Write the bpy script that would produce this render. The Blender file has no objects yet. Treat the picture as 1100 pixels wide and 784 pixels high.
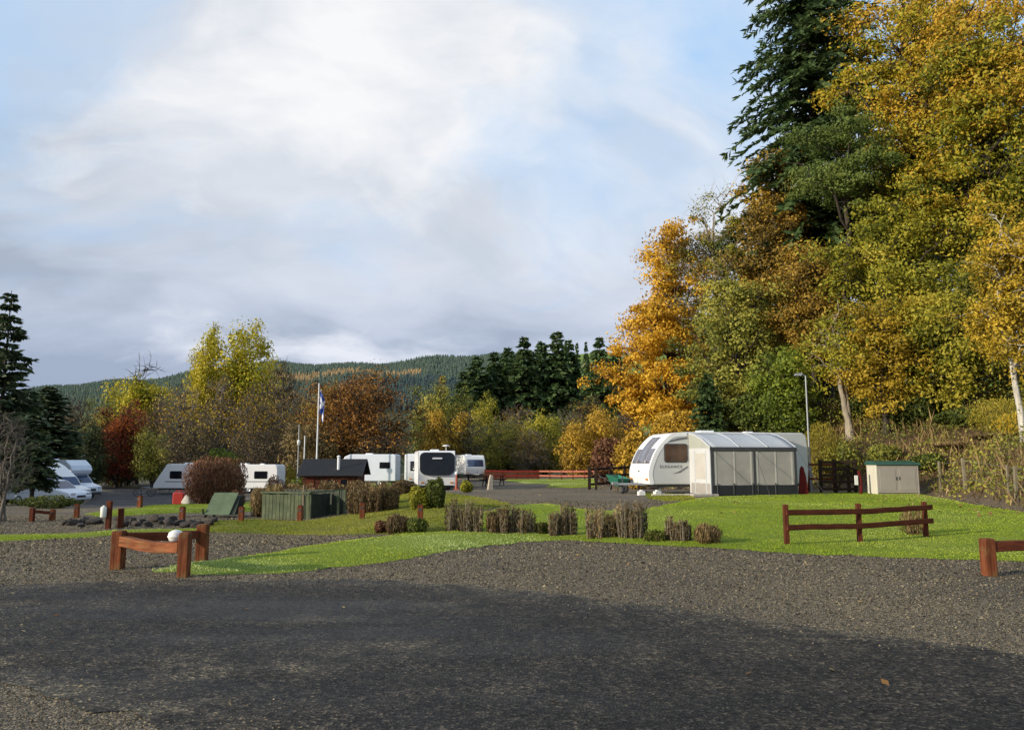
import bpy, bmesh, math, random
import numpy as np
from mathutils import Vector, Matrix
from mathutils.geometry import delaunay_2d_cdt
R = math.radians
scene = bpy.context.scene
COL = scene.collection
rng = np.random.default_rng(11)
random.seed(11)

# ------------------------------------------------------------------ camera
EYE = 1.6
FPX = 820.0
PITCH = math.atan(104 / FPX)
cam_d = bpy.data.cameras.new('camera')
cam = bpy.data.objects.new('camera', cam_d)
COL.objects.link(cam)
cam_d.sensor_width = 36
cam_d.lens = FPX / 1100 * 36
cam_d.clip_end = 6000
cam_d.clip_start = 0.1
cam.location = (0, 0, EYE)
cam.rotation_euler = (math.pi / 2 + PITCH, 0, 0)
scene.camera = cam

def ray(px, py):
    dx, dz = (px - 550) / FPX, (392 - py) / FPX
    c, s = math.cos(PITCH), math.sin(PITCH)
    return np.array([dx, c - s * dz, s + c * dz])

def at(px, py, Y):
    d = ray(px, py)
    return np.array([0, 0, EYE]) + d * (Y / d[1])

# ------------------------------------------------------------------ terrain
def sm(a, b, x):
    t = np.clip((x - a) / (b - a), 0, 1)
    return t * t * (3 - 2 * t)

BANK = np.array([(13.2, -12), (14.2, 10), (14.9, 16), (15.3, 22), (17.8, 34), (15.6, 38), (10.5, 42),
                 (8.5, 46), (7.5, 54), (9, 70), (16, 112), (260, 112), (260, -12)], float)

def pip(x, y, poly):
    inside = np.zeros(x.shape, bool)
    n = len(poly)
    for i in range(n):
        x1, y1 = poly[i]; x2, y2 = poly[(i + 1) % n]
        if y1 == y2: continue
        c = ((y1 > y) != (y2 > y)) & (x < (x2 - x1) * (y - y1) / (y2 - y1) + x1)
        inside ^= c
    return inside

def segdist(x, y, pts, closed=False):
    d = np.full(x.shape, 1e9)
    n = len(pts)
    for i in range(n if closed else n - 1):
        a = pts[i]; b = pts[(i + 1) % n]
        ab = b - a; l2 = ab @ ab
        t = np.clip(((x - a[0]) * ab[0] + (y - a[1]) * ab[1]) / l2, 0, 1)
        d = np.minimum(d, np.hypot(x - a[0] - t * ab[0], y - a[1] - t * ab[1]))
    return d

def tz(x, y):
    x = np.asarray(x, float); y = np.asarray(y, float)
    u = x / np.maximum(y, 8)
    L = 1 - sm(-0.32, -0.05, u)
    zl = -0.30 * sm(14, 21, y) - 1.0 * sm(30, 56, y)
    zr = 0.23 * sm(14, 31, y) - 0.38 * sm(37, 49, y)
    z = L * zl + (1 - L) * zr
    ins = pip(x, y, BANK)
    d = np.where(ins, segdist(x, y, BANK[:11]), 0)
    z = z + 7.0 * (1 - np.exp(-d / 10)) * (1 - sm(88, 112, y))
    z = z + 0.025 * np.sin(x * 0.9 + 1.3) * np.sin(y * 0.7) * sm(9, 16, y)
    z = z - 2.0 * sm(120, 260, y)
    return z

TT = np.concatenate([np.arange(3, 60, 0.03), np.arange(60, 400, 0.4)])
def G(px, py):
    d = ray(px, py)
    P = np.array([0, 0, EYE])[None] + TT[:, None] * d[None]
    diff = P[:, 2] - tz(P[:, 0], P[:, 1])
    i = np.argmax(diff < 0)
    if diff[i] >= 0: i = len(TT) - 1
    f = diff[i - 1] / (diff[i - 1] - diff[i] + 1e-9) if i else 0
    p = P[i - 1] * (1 - f) + P[i] * f
    return np.array([p[0], p[1], float(tz(p[0], p[1]))])

def onz(x, y): return float(tz(x, y))

# ------------------------------------------------------------------ object helpers
def tag(o, label=None, cat=None, group=None, kind=None):
    if label: o['label'] = label
    if cat: o['category'] = cat
    if group: o['group'] = group
    if kind: o['kind'] = kind
    return o

def thing(name, label, cat, loc=(0, 0, 0), rz=0, group=None):
    o = bpy.data.objects.new(name, None)
    o.empty_display_size = 0.2
    COL.objects.link(o)
    o.location = loc; o.rotation_euler = (0, 0, rz)
    return tag(o, label, cat, group)

def link(name, me, mat=None, parent=None, bevel=0, seg=2):
    o = bpy.data.objects.new(name, me)
    COL.objects.link(o)
    if parent: o.parent = parent
    if mat is not None and not me.materials:
        for m in (mat if isinstance(mat, (list, tuple)) else [mat]): me.materials.append(m)
    if bevel:
        b = o.modifiers.new('bevel', 'BEVEL'); b.width = bevel; b.segments = seg
        b.limit_method = 'ANGLE'; b.angle_limit = R(35); b.use_clamp_overlap = True
    return o

def copy_tree(o, parent=None):
    c = o.copy(); COL.objects.link(c)
    if parent: c.parent = parent
    for ch in list(o.children): copy_tree(ch, c)
    return c

def np_mesh(name, V, F, t=None, smooth=False):
    V = np.ascontiguousarray(V, np.float32); F = np.ascontiguousarray(F, np.int32)
    me = bpy.data.meshes.new(name)
    me.vertices.add(len(V)); me.vertices.foreach_set('co', V.ravel())
    me.loops.add(F.size); me.loops.foreach_set('vertex_index', F.ravel())
    me.polygons.add(len(F))
    me.polygons.foreach_set('loop_start', np.arange(0, F.size, F.shape[1], dtype=np.int32))
    if t is not None:
        a = me.attributes.new('t', 'FLOAT', 'FACE'); a.data.foreach_set('value', np.ascontiguousarray(t, np.float32))
    if smooth: me.polygons.foreach_set('use_smooth', np.ones(len(F), bool))
    me.update(calc_edges=True)
    return me

class MB:
    """collects hard-surface shapes into one mesh"""
    def __init__(s): s.v = []; s.f = []; s.m = []; s.sm = []
    def add(s, vs, fs, m=0, smooth=False):
        k = len(s.v); s.v += [tuple(map(float, p)) for p in vs]
        for f in fs: s.f.append([i + k for i in f]); s.m.append(m); s.sm.append(smooth)
        return s
    def box(s, c, d, rz=0, m=0, rx=0, ry=0, top=1.0):
        M = Matrix.Rotation(rz, 3, 'Z') @ Matrix.Rotation(ry, 3, 'Y') @ Matrix.Rotation(rx, 3, 'X')
        vs = []
        for z in (-1, 1):
            k = top if z > 0 else 1
            for (x, y) in ((-1, -1), (1, -1), (1, 1), (-1, 1)):
                p = M @ Vector((x * d[0] / 2 * k, y * d[1] / 2 * k, z * d[2] / 2)); vs.append((p.x + c[0], p.y + c[1], p.z + c[2]))
        return s.add(vs, [(3, 2, 1, 0), (4, 5, 6, 7), (0, 1, 5, 4), (1, 2, 6, 5), (2, 3, 7, 6), (3, 0, 4, 7)], m)
    def bar(s, a, b, w, h, m=0, up=(0, 0, 1)):
        a = Vector(a); b = Vector(b); d = (b - a).normalized(); u = Vector(up)
        x = d.cross(u).normalized(); y = x.cross(d).normalized()
        vs = []
        for p in (a, b):
            for (i, j) in ((-1, -1), (1, -1), (1, 1), (-1, 1)): vs.append(p + x * (i * w / 2) + y * (j * h / 2))
        return s.add(vs, [(3, 2, 1, 0), (4, 5, 6, 7), (0, 1, 5, 4), (1, 2, 6, 5), (2, 3, 7, 6), (3, 0, 4, 7)], m)
    def cyl(s, a, b, r0, r1=None, n=12, m=0, cap=True):
        r1 = r0 if r1 is None else r1
        a = Vector(a); b = Vector(b); d = (b - a).normalized()
        x = d.orthogonal().normalized(); y = d.cross(x)
        vs = [p + (x * math.cos(2 * math.pi * i / n) + y * math.sin(2 * math.pi * i / n)) * r for p, r in ((a, r0), (b, r1)) for i in range(n)]
        fs = [(i, (i + 1) % n, n + (i + 1) % n, n + i) for i in range(n)]
        s.add(vs, fs, m, True)
        if cap: s.add(vs, [tuple(range(n - 1, -1, -1)), tuple(range(n, 2 * n))], m)
        return s
    def lathe(s, prof, c=(0, 0, 0), n=16, m=0, axis='Z', smooth=True):
        vs = []
        for r, z in prof:
            for i in range(n):
                a = 2 * math.pi * i / n; p = (r * math.cos(a), r * math.sin(a), z)
                if axis == 'Y': p = (p[0], p[2], p[1])
                if axis == 'X': p = (p[2], p[0], p[1])
                vs.append((p[0] + c[0], p[1] + c[1], p[2] + c[2]))
        fs = [(j * n + i, j * n + (i + 1) % n, (j + 1) * n + (i + 1) % n, (j + 1) * n + i) for j in range(len(prof) - 1) for i in range(n)]
        return s.add(vs, fs, m, smooth)
    def prism(s, pts, o, ux, uy, t, m=0):
        """flat polygon pts (u,v) at origin o with axes ux, uy, thickness t along ux x uy"""
        o = Vector(o); ux = Vector(ux).normalized(); uy = Vector(uy).normalized(); n = ux.cross(uy)
        k = len(pts)
        vs = [o + ux * u + uy * v for u, v in pts] + [o + ux * u + uy * v + n * t for u, v in pts]
        fs = [tuple(range(k - 1, -1, -1)), tuple(range(k, 2 * k))] + [(i, (i + 1) % k, k + (i + 1) % k, k + i) for i in range(k)]
        return s.add(vs, fs, m)
    def mesh(s, name):
        me = bpy.data.meshes.new(name); me.from_pydata(s.v, [], s.f)
        me.polygons.foreach_set('material_index', s.m); me.polygons.foreach_set('use_smooth', s.sm)
        me.update(); return me
    def build(s, name, mat, parent=None, bevel=0, seg=2, recalc=True):
        me = s.mesh(name)
        if recalc:
            bm = bmesh.new(); bm.from_mesh(me); bmesh.ops.recalc_face_normals(bm, faces=bm.faces[:]); bm.to_mesh(me); bm.free()
        return link(name, me, mat, parent, bevel, seg)

def rr(w, h, r, n=4):
    pts = []
    for cx, cy, a0 in ((w / 2 - r, h / 2 - r, 0), (-w / 2 + r, h / 2 - r, 90), (-w / 2 + r, -h / 2 + r, 180), (w / 2 - r, -h / 2 + r, 270)):
        for i in range(n + 1):
            a = R(a0 + 90 * i / n); pts.append((cx + r * math.cos(a), cy + r * math.sin(a)))
    return pts

# ------------------------------------------------------------------ materials
def new_mat(name):
    m = bpy.data.materials.new(name); m.use_nodes = True
    nt = m.node_tree; b = nt.nodes['Principled BSDF']
    return m, nt, b

def N(nt, typ, **kw):
    n = nt.nodes.new(typ)
    for k, v in kw.items():
        if k.startswith('i_'): n.inputs[k[2:].replace('_', ' ')].default_value = v
        else: setattr(n, k, v)
    return n

def ramp(nt, fac, stops, interp='LINEAR'):
    r = nt.nodes.new('ShaderNodeValToRGB'); e = r.color_ramp.elements; r.color_ramp.interpolation = interp
    while len(e) < len(stops): e.new(0.5)
    for i, (p, c) in enumerate(stops):
        e[i].position = p; e[i].color = (*c, 1) if len(c) == 3 else c
    if fac is not None: nt.links.new(fac, r.inputs[0])
    return r

def mixc(nt, fac, a, b, typ='MIX'):
    m = nt.nodes.new('ShaderNodeMix'); m.data_type = 'RGBA'; m.blend_type = typ
    for sock, v in ((m.inputs[0], fac), (m.inputs[6], a), (m.inputs[7], b)):
        if hasattr(v, 'is_linked') or hasattr(v, 'links'): nt.links.new(v, sock)
        elif isinstance(v, (int, float)): sock.default_value = v
        else: sock.default_value = (*v, 1)
    return m.outputs[2]

def noise(nt, vec, scale, detail=3, rough=0.55, dist=0):
    n = N(nt, 'ShaderNodeTexNoise'); n.inputs['Scale'].default_value = scale; n.inputs['Detail'].default_value = detail
    n.inputs['Roughness'].default_value = rough; n.inputs['Distortion'].default_value = dist
    if vec is not None: nt.links.new(vec, n.inputs['Vector'])
    return n.outputs['Fac']

def plain(name, col, rough=0.5, metal=0, var=0.12, scale=4, bump=0, dirt=None, spec=0.5):
    """painted / moulded surface with blotchy wear"""
    m, nt, b = new_mat(name)
    tc = N(nt, 'ShaderNodeTexCoord')
    f = noise(nt, tc.outputs['Object'], scale, 5, 0.6)
    c = np.array(col)
    r = ramp(nt, f, [(0.3, tuple(np.clip(c * (1 - var), 0, 1))), (0.7, tuple(np.clip(c * (1 + var), 0, 1)))])
    out = r.outputs[0]
    if dirt:
        mp = N(nt, 'ShaderNodeMapping'); mp.inputs['Scale'].default_value = (6, 6, 0.6)
        nt.links.new(tc.outputs['Object'], mp.inputs[0])
        f2 = noise(nt, mp.outputs[0], 2.5, 6, 0.7)
        rr_ = ramp(nt, f2, [(0.52, (0, 0, 0)), (0.8, (1, 1, 1))])
        mm = N(nt, 'ShaderNodeMath', operation='MULTIPLY'); nt.links.new(rr_.outputs[0], mm.inputs[0]); mm.inputs[1].default_value = dirt[0]
        out = mixc(nt, mm.outputs[0], out, dirt[1])
    nt.links.new(out, b.inputs['Base Color'])
    b.inputs['Roughness'].default_value = rough; b.inputs['Metallic'].default_value = metal
    b.inputs['Specular IOR Level'].default_value = spec
    if bump:
        bp = N(nt, 'ShaderNodeBump'); bp.inputs['Strength'].default_value = bump; bp.inputs['Distance'].default_value = 0.02
        nt.links.new(noise(nt, tc.outputs['Object'], scale * 8, 4), bp.inputs['Height']); nt.links.new(bp.outputs[0], b.inputs['Normal'])
    return m

def wood(name, dark, light, rough=0.75, axis='Z', green=0.0):
    m, nt, b = new_mat(name)
    tc = N(nt, 'ShaderNodeTexCoord'); mp = N(nt, 'ShaderNodeMapping')
    mp.inputs['Scale'].default_value = {'Z': (18, 18, 1.2), 'X': (1.2, 18, 18)}[axis]
    nt.links.new(tc.outputs['Object'], mp.inputs[0])
    f = noise(nt, mp.outputs[0], 1.6, 6, 0.65, 0.4)
    r = ramp(nt, f, [(0.3, dark), (0.72, light)])
    f2 = noise(nt, tc.outputs['Object'], 3, 4)
    r2 = ramp(nt, f2, [(0.35, (0.7, 0.7, 0.7)), (0.7, (1.15, 1.1, 1.05))])
    out = mixc(nt, 1.0, r.outputs[0], r2.outputs[0], 'MULTIPLY')
    if green:
        f3 = noise(nt, tc.outputs['Object'], 6, 4); r3 = ramp(nt, f3, [(0.5, (0, 0, 0)), (0.72, (green,) * 3)])
        out = mixc(nt, r3.outputs[0], out, (0.10, 0.12, 0.05))
    nt.links.new(out, b.inputs['Base Color']); b.inputs['Roughness'].default_value = 0.92; b.inputs['Specular IOR Level'].default_value = 0.15
    bp = N(nt, 'ShaderNodeBump'); bp.inputs['Strength'].default_value = 0.5; bp.inputs['Distance'].default_value = 0.006
    nt.links.new(f, bp.inputs['Height']); nt.links.new(bp.outputs[0], b.inputs['Normal'])
    return m

def leafmat(name, cols, trans=0.35, rough=0.6):
    m, nt, b = new_mat(name)
    a = N(nt, 'ShaderNodeAttribute', attribute_name='t')
    r = ramp(nt, a.outputs['Fac'], [(i / (len(cols) - 1), c) for i, c in enumerate(cols)])
    oi = N(nt, 'ShaderNodeObjectInfo')
    hs = N(nt, 'ShaderNodeHueSaturation')
    mr = N(nt, 'ShaderNodeMapRange'); mr.inputs['To Min'].default_value = 0.85; mr.inputs['To Max'].default_value = 1.15
    nt.links.new(oi.outputs['Random'], mr.inputs[0]); nt.links.new(mr.outputs[0], hs.inputs['Value'])
    nt.links.new(r.outputs[0], hs.inputs['Color'])
    nt.links.new(hs.outputs[0], b.inputs['Base Color'])
    b.inputs['Roughness'].default_value = rough; b.inputs['Specular IOR Level'].default_value = 0.25
    if trans:
        tr = N(nt, 'ShaderNodeBsdfTranslucent'); nt.links.new(hs.outputs[0], tr.inputs['Color'])
        mx = N(nt, 'ShaderNodeMixShader'); mx.inputs[0].default_value = trans
        nt.links.new(b.outputs[0], mx.inputs[1]); nt.links.new(tr.outputs[0], mx.inputs[2])
        nt.links.new(mx.outputs[0], nt.nodes['Material Output'].inputs['Surface'])
    return m

def glass(name, col=(0.02, 0.025, 0.03), rough=0.08, var=0.3):
    m = plain(name, col, rough, 0, var, 1.5); m.node_tree.nodes['Principled BSDF'].inputs['Specular IOR Level'].default_value = 0.3
    return m

def barkmat(name, dark, light, scale=1.0):
    m, nt, b = new_mat(name)
    tc = N(nt, 'ShaderNodeTexCoord'); mp = N(nt, 'ShaderNodeMapping'); mp.inputs['Scale'].default_value = (6 * scale, 6 * scale, 1.2 * scale)
    nt.links.new(tc.outputs['Object'], mp.inputs[0])
    f = noise(nt, mp.outputs[0], 2, 6, 0.7)
    r = ramp(nt, f, [(0.35, dark), (0.7, light)]); nt.links.new(r.outputs[0], b.inputs['Base Color'])
    b.inputs['Roughness'].default_value = 0.9
    bp = N(nt, 'ShaderNodeBump'); bp.inputs['Strength'].default_value = 0.8; bp.inputs['Distance'].default_value = 0.03
    nt.links.new(f, bp.inputs['Height']); nt.links.new(bp.outputs[0], b.inputs['Normal'])
    return m
# ------------------------------------------------------------------ sun and sky
SUN_EL = R(16.5)
SUN_AZ = math.atan2(-0.89, -0.455)
world = bpy.data.worlds.new('World'); scene.world = world; world.use_nodes = True
nt = world.node_tree; bg = nt.nodes['Background']
sky = N(nt, 'ShaderNodeTexSky'); sky.sky_type = 'NISHITA'; sky.sun_disc = False
sky.sun_elevation = SUN_EL; sky.sun_rotation = SUN_AZ; sky.altitude = 150; sky.air_density = 1.0; sky.dust_density = 0.6; sky.ozone_density = 1.5
tc = N(nt, 'ShaderNodeTexCoord')
sp = N(nt, 'ShaderNodeSeparateXYZ'); nt.links.new(tc.outputs['Generated'], sp.inputs[0])
def mth(op, a, b=None):
    n = N(nt, 'ShaderNodeMath', operation=op)
    for i, v in enumerate((a, b)):
        if v is None: continue
        if isinstance(v, (int, float)): n.inputs[i].default_value = v
        else: nt.links.new(v, n.inputs[i])
    return n.outputs[0]
zz = mth('ADD', mth('MAXIMUM', sp.outputs['Z'], 0.0), 0.36)
cb = N(nt, 'ShaderNodeCombineXYZ')
nt.links.new(mth('DIVIDE', sp.outputs['X'], zz), cb.inputs[0]); nt.links.new(mth('DIVIDE', sp.outputs['Y'], zz), cb.inputs[1])
mp = N(nt, 'ShaderNodeMapping'); mp.inputs['Location'].default_value = (3.1, 1.7, 0.4); mp.inputs['Rotation'].default_value = (0, 0, R(-24)); mp.inputs['Scale'].default_value = (0.75, 1.0, 1)
nt.links.new(cb.outputs[0], mp.inputs[0])
v = mp.outputs[0]
def warp(vec, loc, sc, amt):
    m = N(nt, 'ShaderNodeMapping'); m.inputs['Location'].default_value = loc; nt.links.new(vec, m.inputs[0])
    n = N(nt, 'ShaderNodeTexNoise'); n.inputs['Scale'].default_value = sc; n.inputs['Detail'].default_value = 4; nt.links.new(m.outputs[0], n.inputs['Vector'])
    s_ = N(nt, 'ShaderNodeVectorMath', operation='SUBTRACT'); nt.links.new(n.outputs['Color'], s_.inputs[0]); s_.inputs[1].default_value = (0.5, 0.5, 0.5)
    k = N(nt, 'ShaderNodeVectorMath', operation='SCALE'); nt.links.new(s_.outputs[0], k.inputs[0]); k.inputs['Scale'].default_value = amt
    a_ = N(nt, 'ShaderNodeVectorMath', operation='ADD'); nt.links.new(vec, a_.inputs[0]); nt.links.new(k.outputs[0], a_.inputs[1]); return a_.outputs[0]
def shift(vec, loc):
    m = N(nt, 'ShaderNodeMapping'); m.inputs['Location'].default_value = loc; nt.links.new(vec, m.inputs[0]); return m.outputs[0]
wv = warp(warp(v, (5.1, 2.2, 0), 1.1, 0.55), (1, 7, 3), 3.2, 0.16)
cover = noise(nt, shift(wv, (7.90, 4.10, 3.4)), 0.95, 9, 0.53)
bright = noise(nt, shift(wv, (8.90, 8.1, 2)), 1.8, 9, 0.54)
shade = noise(nt, shift(wv, (11.3, -2.2, 4.3)), 1.35, 9, 0.52)
low = ramp(nt, sp.outputs['Z'], [(0.05, (0.16,) * 3), (0.36, (0, 0, 0))])
cov = ramp(nt, mth('ADD', cover, low.outputs[0]), [(0.42, (0.04,) * 3), (0.555, (1, 1, 1))])
body = ramp(nt, shade, [(0.38, (3.9, 4.45, 5.3)), (0.48, (5.4, 5.9, 6.7)), (0.61, (7.0, 7.3, 7.9))])
edge = ramp(nt, bright, [(0.51, (0, 0, 0)), (0.64, (0.95, 0.95, 0.95))])
cl = mixc(nt, edge.outputs[0], body.outputs[0], (8.5, 8.5, 8.6))
clear = mixc(nt, 0.86, sky.outputs[0], (4.2, 6.4, 9.3))
hz = ramp(nt, sp.outputs['Z'], [(0.0, (0.80, 0.85, 0.95)), (0.12, (0.84, 0.88, 0.97)), (0.30, (1, 1, 1))])
skyc = mixc(nt, cov.outputs[0], clear, cl)
skyc = mixc(nt, 1.0, skyc, hz.outputs[0], 'MULTIPLY')
nt.links.new(skyc, bg.inputs['Color']); bg.inputs['Strength'].default_value = 0.113

sd = bpy.data.lights.new('sun', 'SUN'); sun = bpy.data.objects.new('sun', sd); COL.objects.link(sun)
sd.energy = 5.0; sd.angle = R(0.53); sd.color = (1.0, 0.89, 0.72)
ce = math.cos(SUN_EL)
sun.rotation_euler = Vector((0.89 * ce, 0.455 * ce, -math.sin(SUN_EL))).to_track_quat('-Z', 'Y').to_euler()
sun.location = (-30, -10, 30)

# ------------------------------------------------------------------ ground
def axis(lo, hi, step, far, k=1.14):
    a = list(np.arange(lo, hi + 1e-6, step)); s = step
    while a[-1] < far[1]: s *= k; a.append(a[-1] + s)
    s = step
    while a[0] > far[0]: s *= k; a.insert(0, a[0] - s)
    return np.array(a)
gx = axis(-26, 30, 0.4, (-3500, 3500)); gy = axis(-6, 60, 0.4, (-400, 3500))
X, Y_ = np.meshgrid(gx, gy)
V = np.stack([X.ravel(), Y_.ravel(), tz(X.ravel(), Y_.ravel())], 1)
nx, ny = len(gx), len(gy)
ii, jj = np.meshgrid(np.arange(nx - 1), np.arange(ny - 1)); k = (jj * nx + ii).ravel()
F = np.stack([k, k + 1, k + nx + 1, k + nx], 1)
me = np_mesh('ground', V, F, smooth=True)
x, y = V[:, 0], V[:, 1]
dins = np.where(pip(x, y, BANK), segdist(x, y, BANK[:11]), -segdist(x, y, BANK[:11]))
zone = sm(-0.6, 1.2, dins) * 0.5          # 0 gravel, 0.5 leafy bank soil, 1 rough grass beyond the site
zone = np.where(zone < 0.05, sm(80, 92, y), zone)
zone = np.maximum(zone, np.where(x / np.maximum(y, 8) < -0.8, sm(18, 30, -x), 0))
a = me.attributes.new('zone', 'FLOAT', 'POINT'); a.data.foreach_set('value', zone.astype(np.float32))

def gravel_mat():
    m, nt, b = new_mat('gravel')
    tc = N(nt, 'ShaderNodeTexCoord'); o = tc.outputs['Object']
    vo = N(nt, 'ShaderNodeTexVoronoi'); vo.inputs['Scale'].default_value = 62; vo.inputs['Randomness'].default_value = 1; nt.links.new(o, vo.inputs['Vector'])
    sp = N(nt, 'ShaderNodeSeparateColor'); nt.links.new(vo.outputs['Color'], sp.inputs[0])
    stone = ramp(nt, sp.outputs[0], [(0.0, (0.026, 0.021, 0.014)), (0.40, (0.094, 0.075, 0.046)), (0.78, (0.19, 0.15, 0.092)), (1, (0.35, 0.28, 0.18))])
    big = noise(nt, o, 0.35, 6, 0.6)
    br = ramp(nt, big, [(0.32, (0.62, 0.62, 0.66)), (0.7, (1.25, 1.18, 1.05))])
    grav = mixc(nt, 1, stone.outputs[0], br.outputs[0], 'MULTIPLY')
    f = noise(nt, o, 9, 6, 0.7)
    soil = ramp(nt, f, [(0.3, (0.035, 0.022, 0.012)), (0.55, (0.12, 0.065, 0.03)), (0.75, (0.24, 0.13, 0.05))])
    f2 = noise(nt, o, 0.5, 7, 0.7)
    rough = ramp(nt, f2, [(0.3, (0.06, 0.06, 0.02)), (0.5, (0.11, 0.10, 0.035)), (0.7, (0.17, 0.13, 0.06))])
    at_ = N(nt, 'ShaderNodeAttribute', attribute_name='zone')
    s1 = ramp(nt, at_.outputs['Fac'], [(0.05, (0, 0, 0)), (0.4, (1, 1, 1))]); s2 = ramp(nt, at_.outputs['Fac'], [(0.6, (0, 0, 0)), (0.95, (1, 1, 1))])
    out = mixc(nt, s2.outputs[0], mixc(nt, s1.outputs[0], grav, soil.outputs[0]), rough.outputs[0])
    nt.links.new(out, b.inputs['Base Color']); b.inputs['Roughness'].default_value = 0.85
    bp = N(nt, 'ShaderNodeBump'); bp.inputs['Strength'].default_value = 0.9; bp.inputs['Distance'].default_value = 0.02
    nt.links.new(vo.outputs['Distance'], bp.inputs['Height']); bp.invert = True; nt.links.new(bp.outputs[0], b.inputs['Normal'])
    return m
M_gravel = gravel_mat()
tag(link('ground', me, M_gravel), kind='structure')

# ------------------------------------------------------------------ sheets lying on the terrain
def outline(pts, step=0.3, jit=0.05):
    """resample a closed world outline and roughen it"""
    out = []
    n = len(pts)
    for i in range(n):
        a = np.array(pts[i][:2], float); b = np.array(pts[(i + 1) % n][:2], float)
        L = np.hypot(*(b - a)); m = max(1, int(L / step))
        nrm = np.array([-(b - a)[1], (b - a)[0]]) / (L + 1e-9)
        for q in range(m):
            out.append(a + (b - a) * q / m + nrm * rng.normal(0, jit))
    return np.array(out)

def sheet(name, pts, mat, lift=0.004, edge=None, grid=0.4, step=0.3, jit=0.05):
    ol = outline(pts, step, jit)
    lo, hi = ol.min(0), ol.max(0)
    gx = np.arange(lo[0], hi[0], grid); gy = np.arange(lo[1], hi[1], grid)
    XX, YY = np.meshgrid(gx, gy); XX = (XX + rng.uniform(-.1, .1, XX.shape) * grid).ravel(); YY = (YY + rng.uniform(-.1, .1, YY.shape) * grid).ravel()
    ok = pip(XX, YY, ol); d = segdist(XX[ok], YY[ok], ol, True); ok2 = d > grid * 0.35
    ins = np.stack([XX[ok][ok2], YY[ok][ok2]], 1)
    allp = [Vector(p) for p in np.concatenate([ol, ins])]
    n = len(ol)
    vs, es, fs, *_ = delaunay_2d_cdt(allp, [(i, (i + 1) % n) for i in range(n)], [], 1, 1e-5)
    P = np.array([[p.x, p.y] for p in vs])
    z = tz(P[:, 0], P[:, 1])
    if edge is None: z = z + lift
    else:
        d = segdist(P[:, 0], P[:, 1], ol, True); z = z + edge + (lift - edge) * sm(0, 0.35, d)
    me = np_mesh(name, np.column_stack([P, z]), np.array([tuple(f) for f in fs if len(f) == 3]), smooth=True)
    o = link(name, me, mat); tag(o, kind='structure')
    return ol

def grass_ground(name, cols):
    m, nt, b = new_mat(name)
    tc = N(nt, 'ShaderNodeTexCoord'); o = tc.outputs['Object']
    f = noise(nt, o, 0.8, 8, 0.7); r = ramp(nt, f, [(0.3, cols[0]), (0.5, cols[1]), (0.72, cols[2])])
    f2 = noise(nt, o, 30, 4, 0.7); r2 = ramp(nt, f2, [(0.3, (0.55,) * 3), (0.7, (1.2,) * 3)])
    nt.links.new(mixc(nt, 1, r.outputs[0], r2.outputs[0], 'MULTIPLY'), b.inputs['Base Color'])
    b.inputs['Roughness'].default_value = 0.9; b.inputs['Specular IOR Level'].default_value = 0.2
    bp = N(nt, 'ShaderNodeBump'); bp.inputs['Strength'].default_value = 1; bp.inputs['Distance'].default_value = 0.03
    nt.links.new(f2, bp.inputs['Height']); nt.links.new(bp.outputs[0], b.inputs['Normal'])
    return m
M_lawn = grass_ground('lawn', [(0.125, 0.18, 0.014), (0.19, 0.25, 0.018), (0.26, 0.30, 0.035)])
M_roughlawn = grass_ground('rough_lawn', [(0.09, 0.10, 0.012), (0.18, 0.18, 0.018), (0.27, 0.23, 0.045)])

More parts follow.
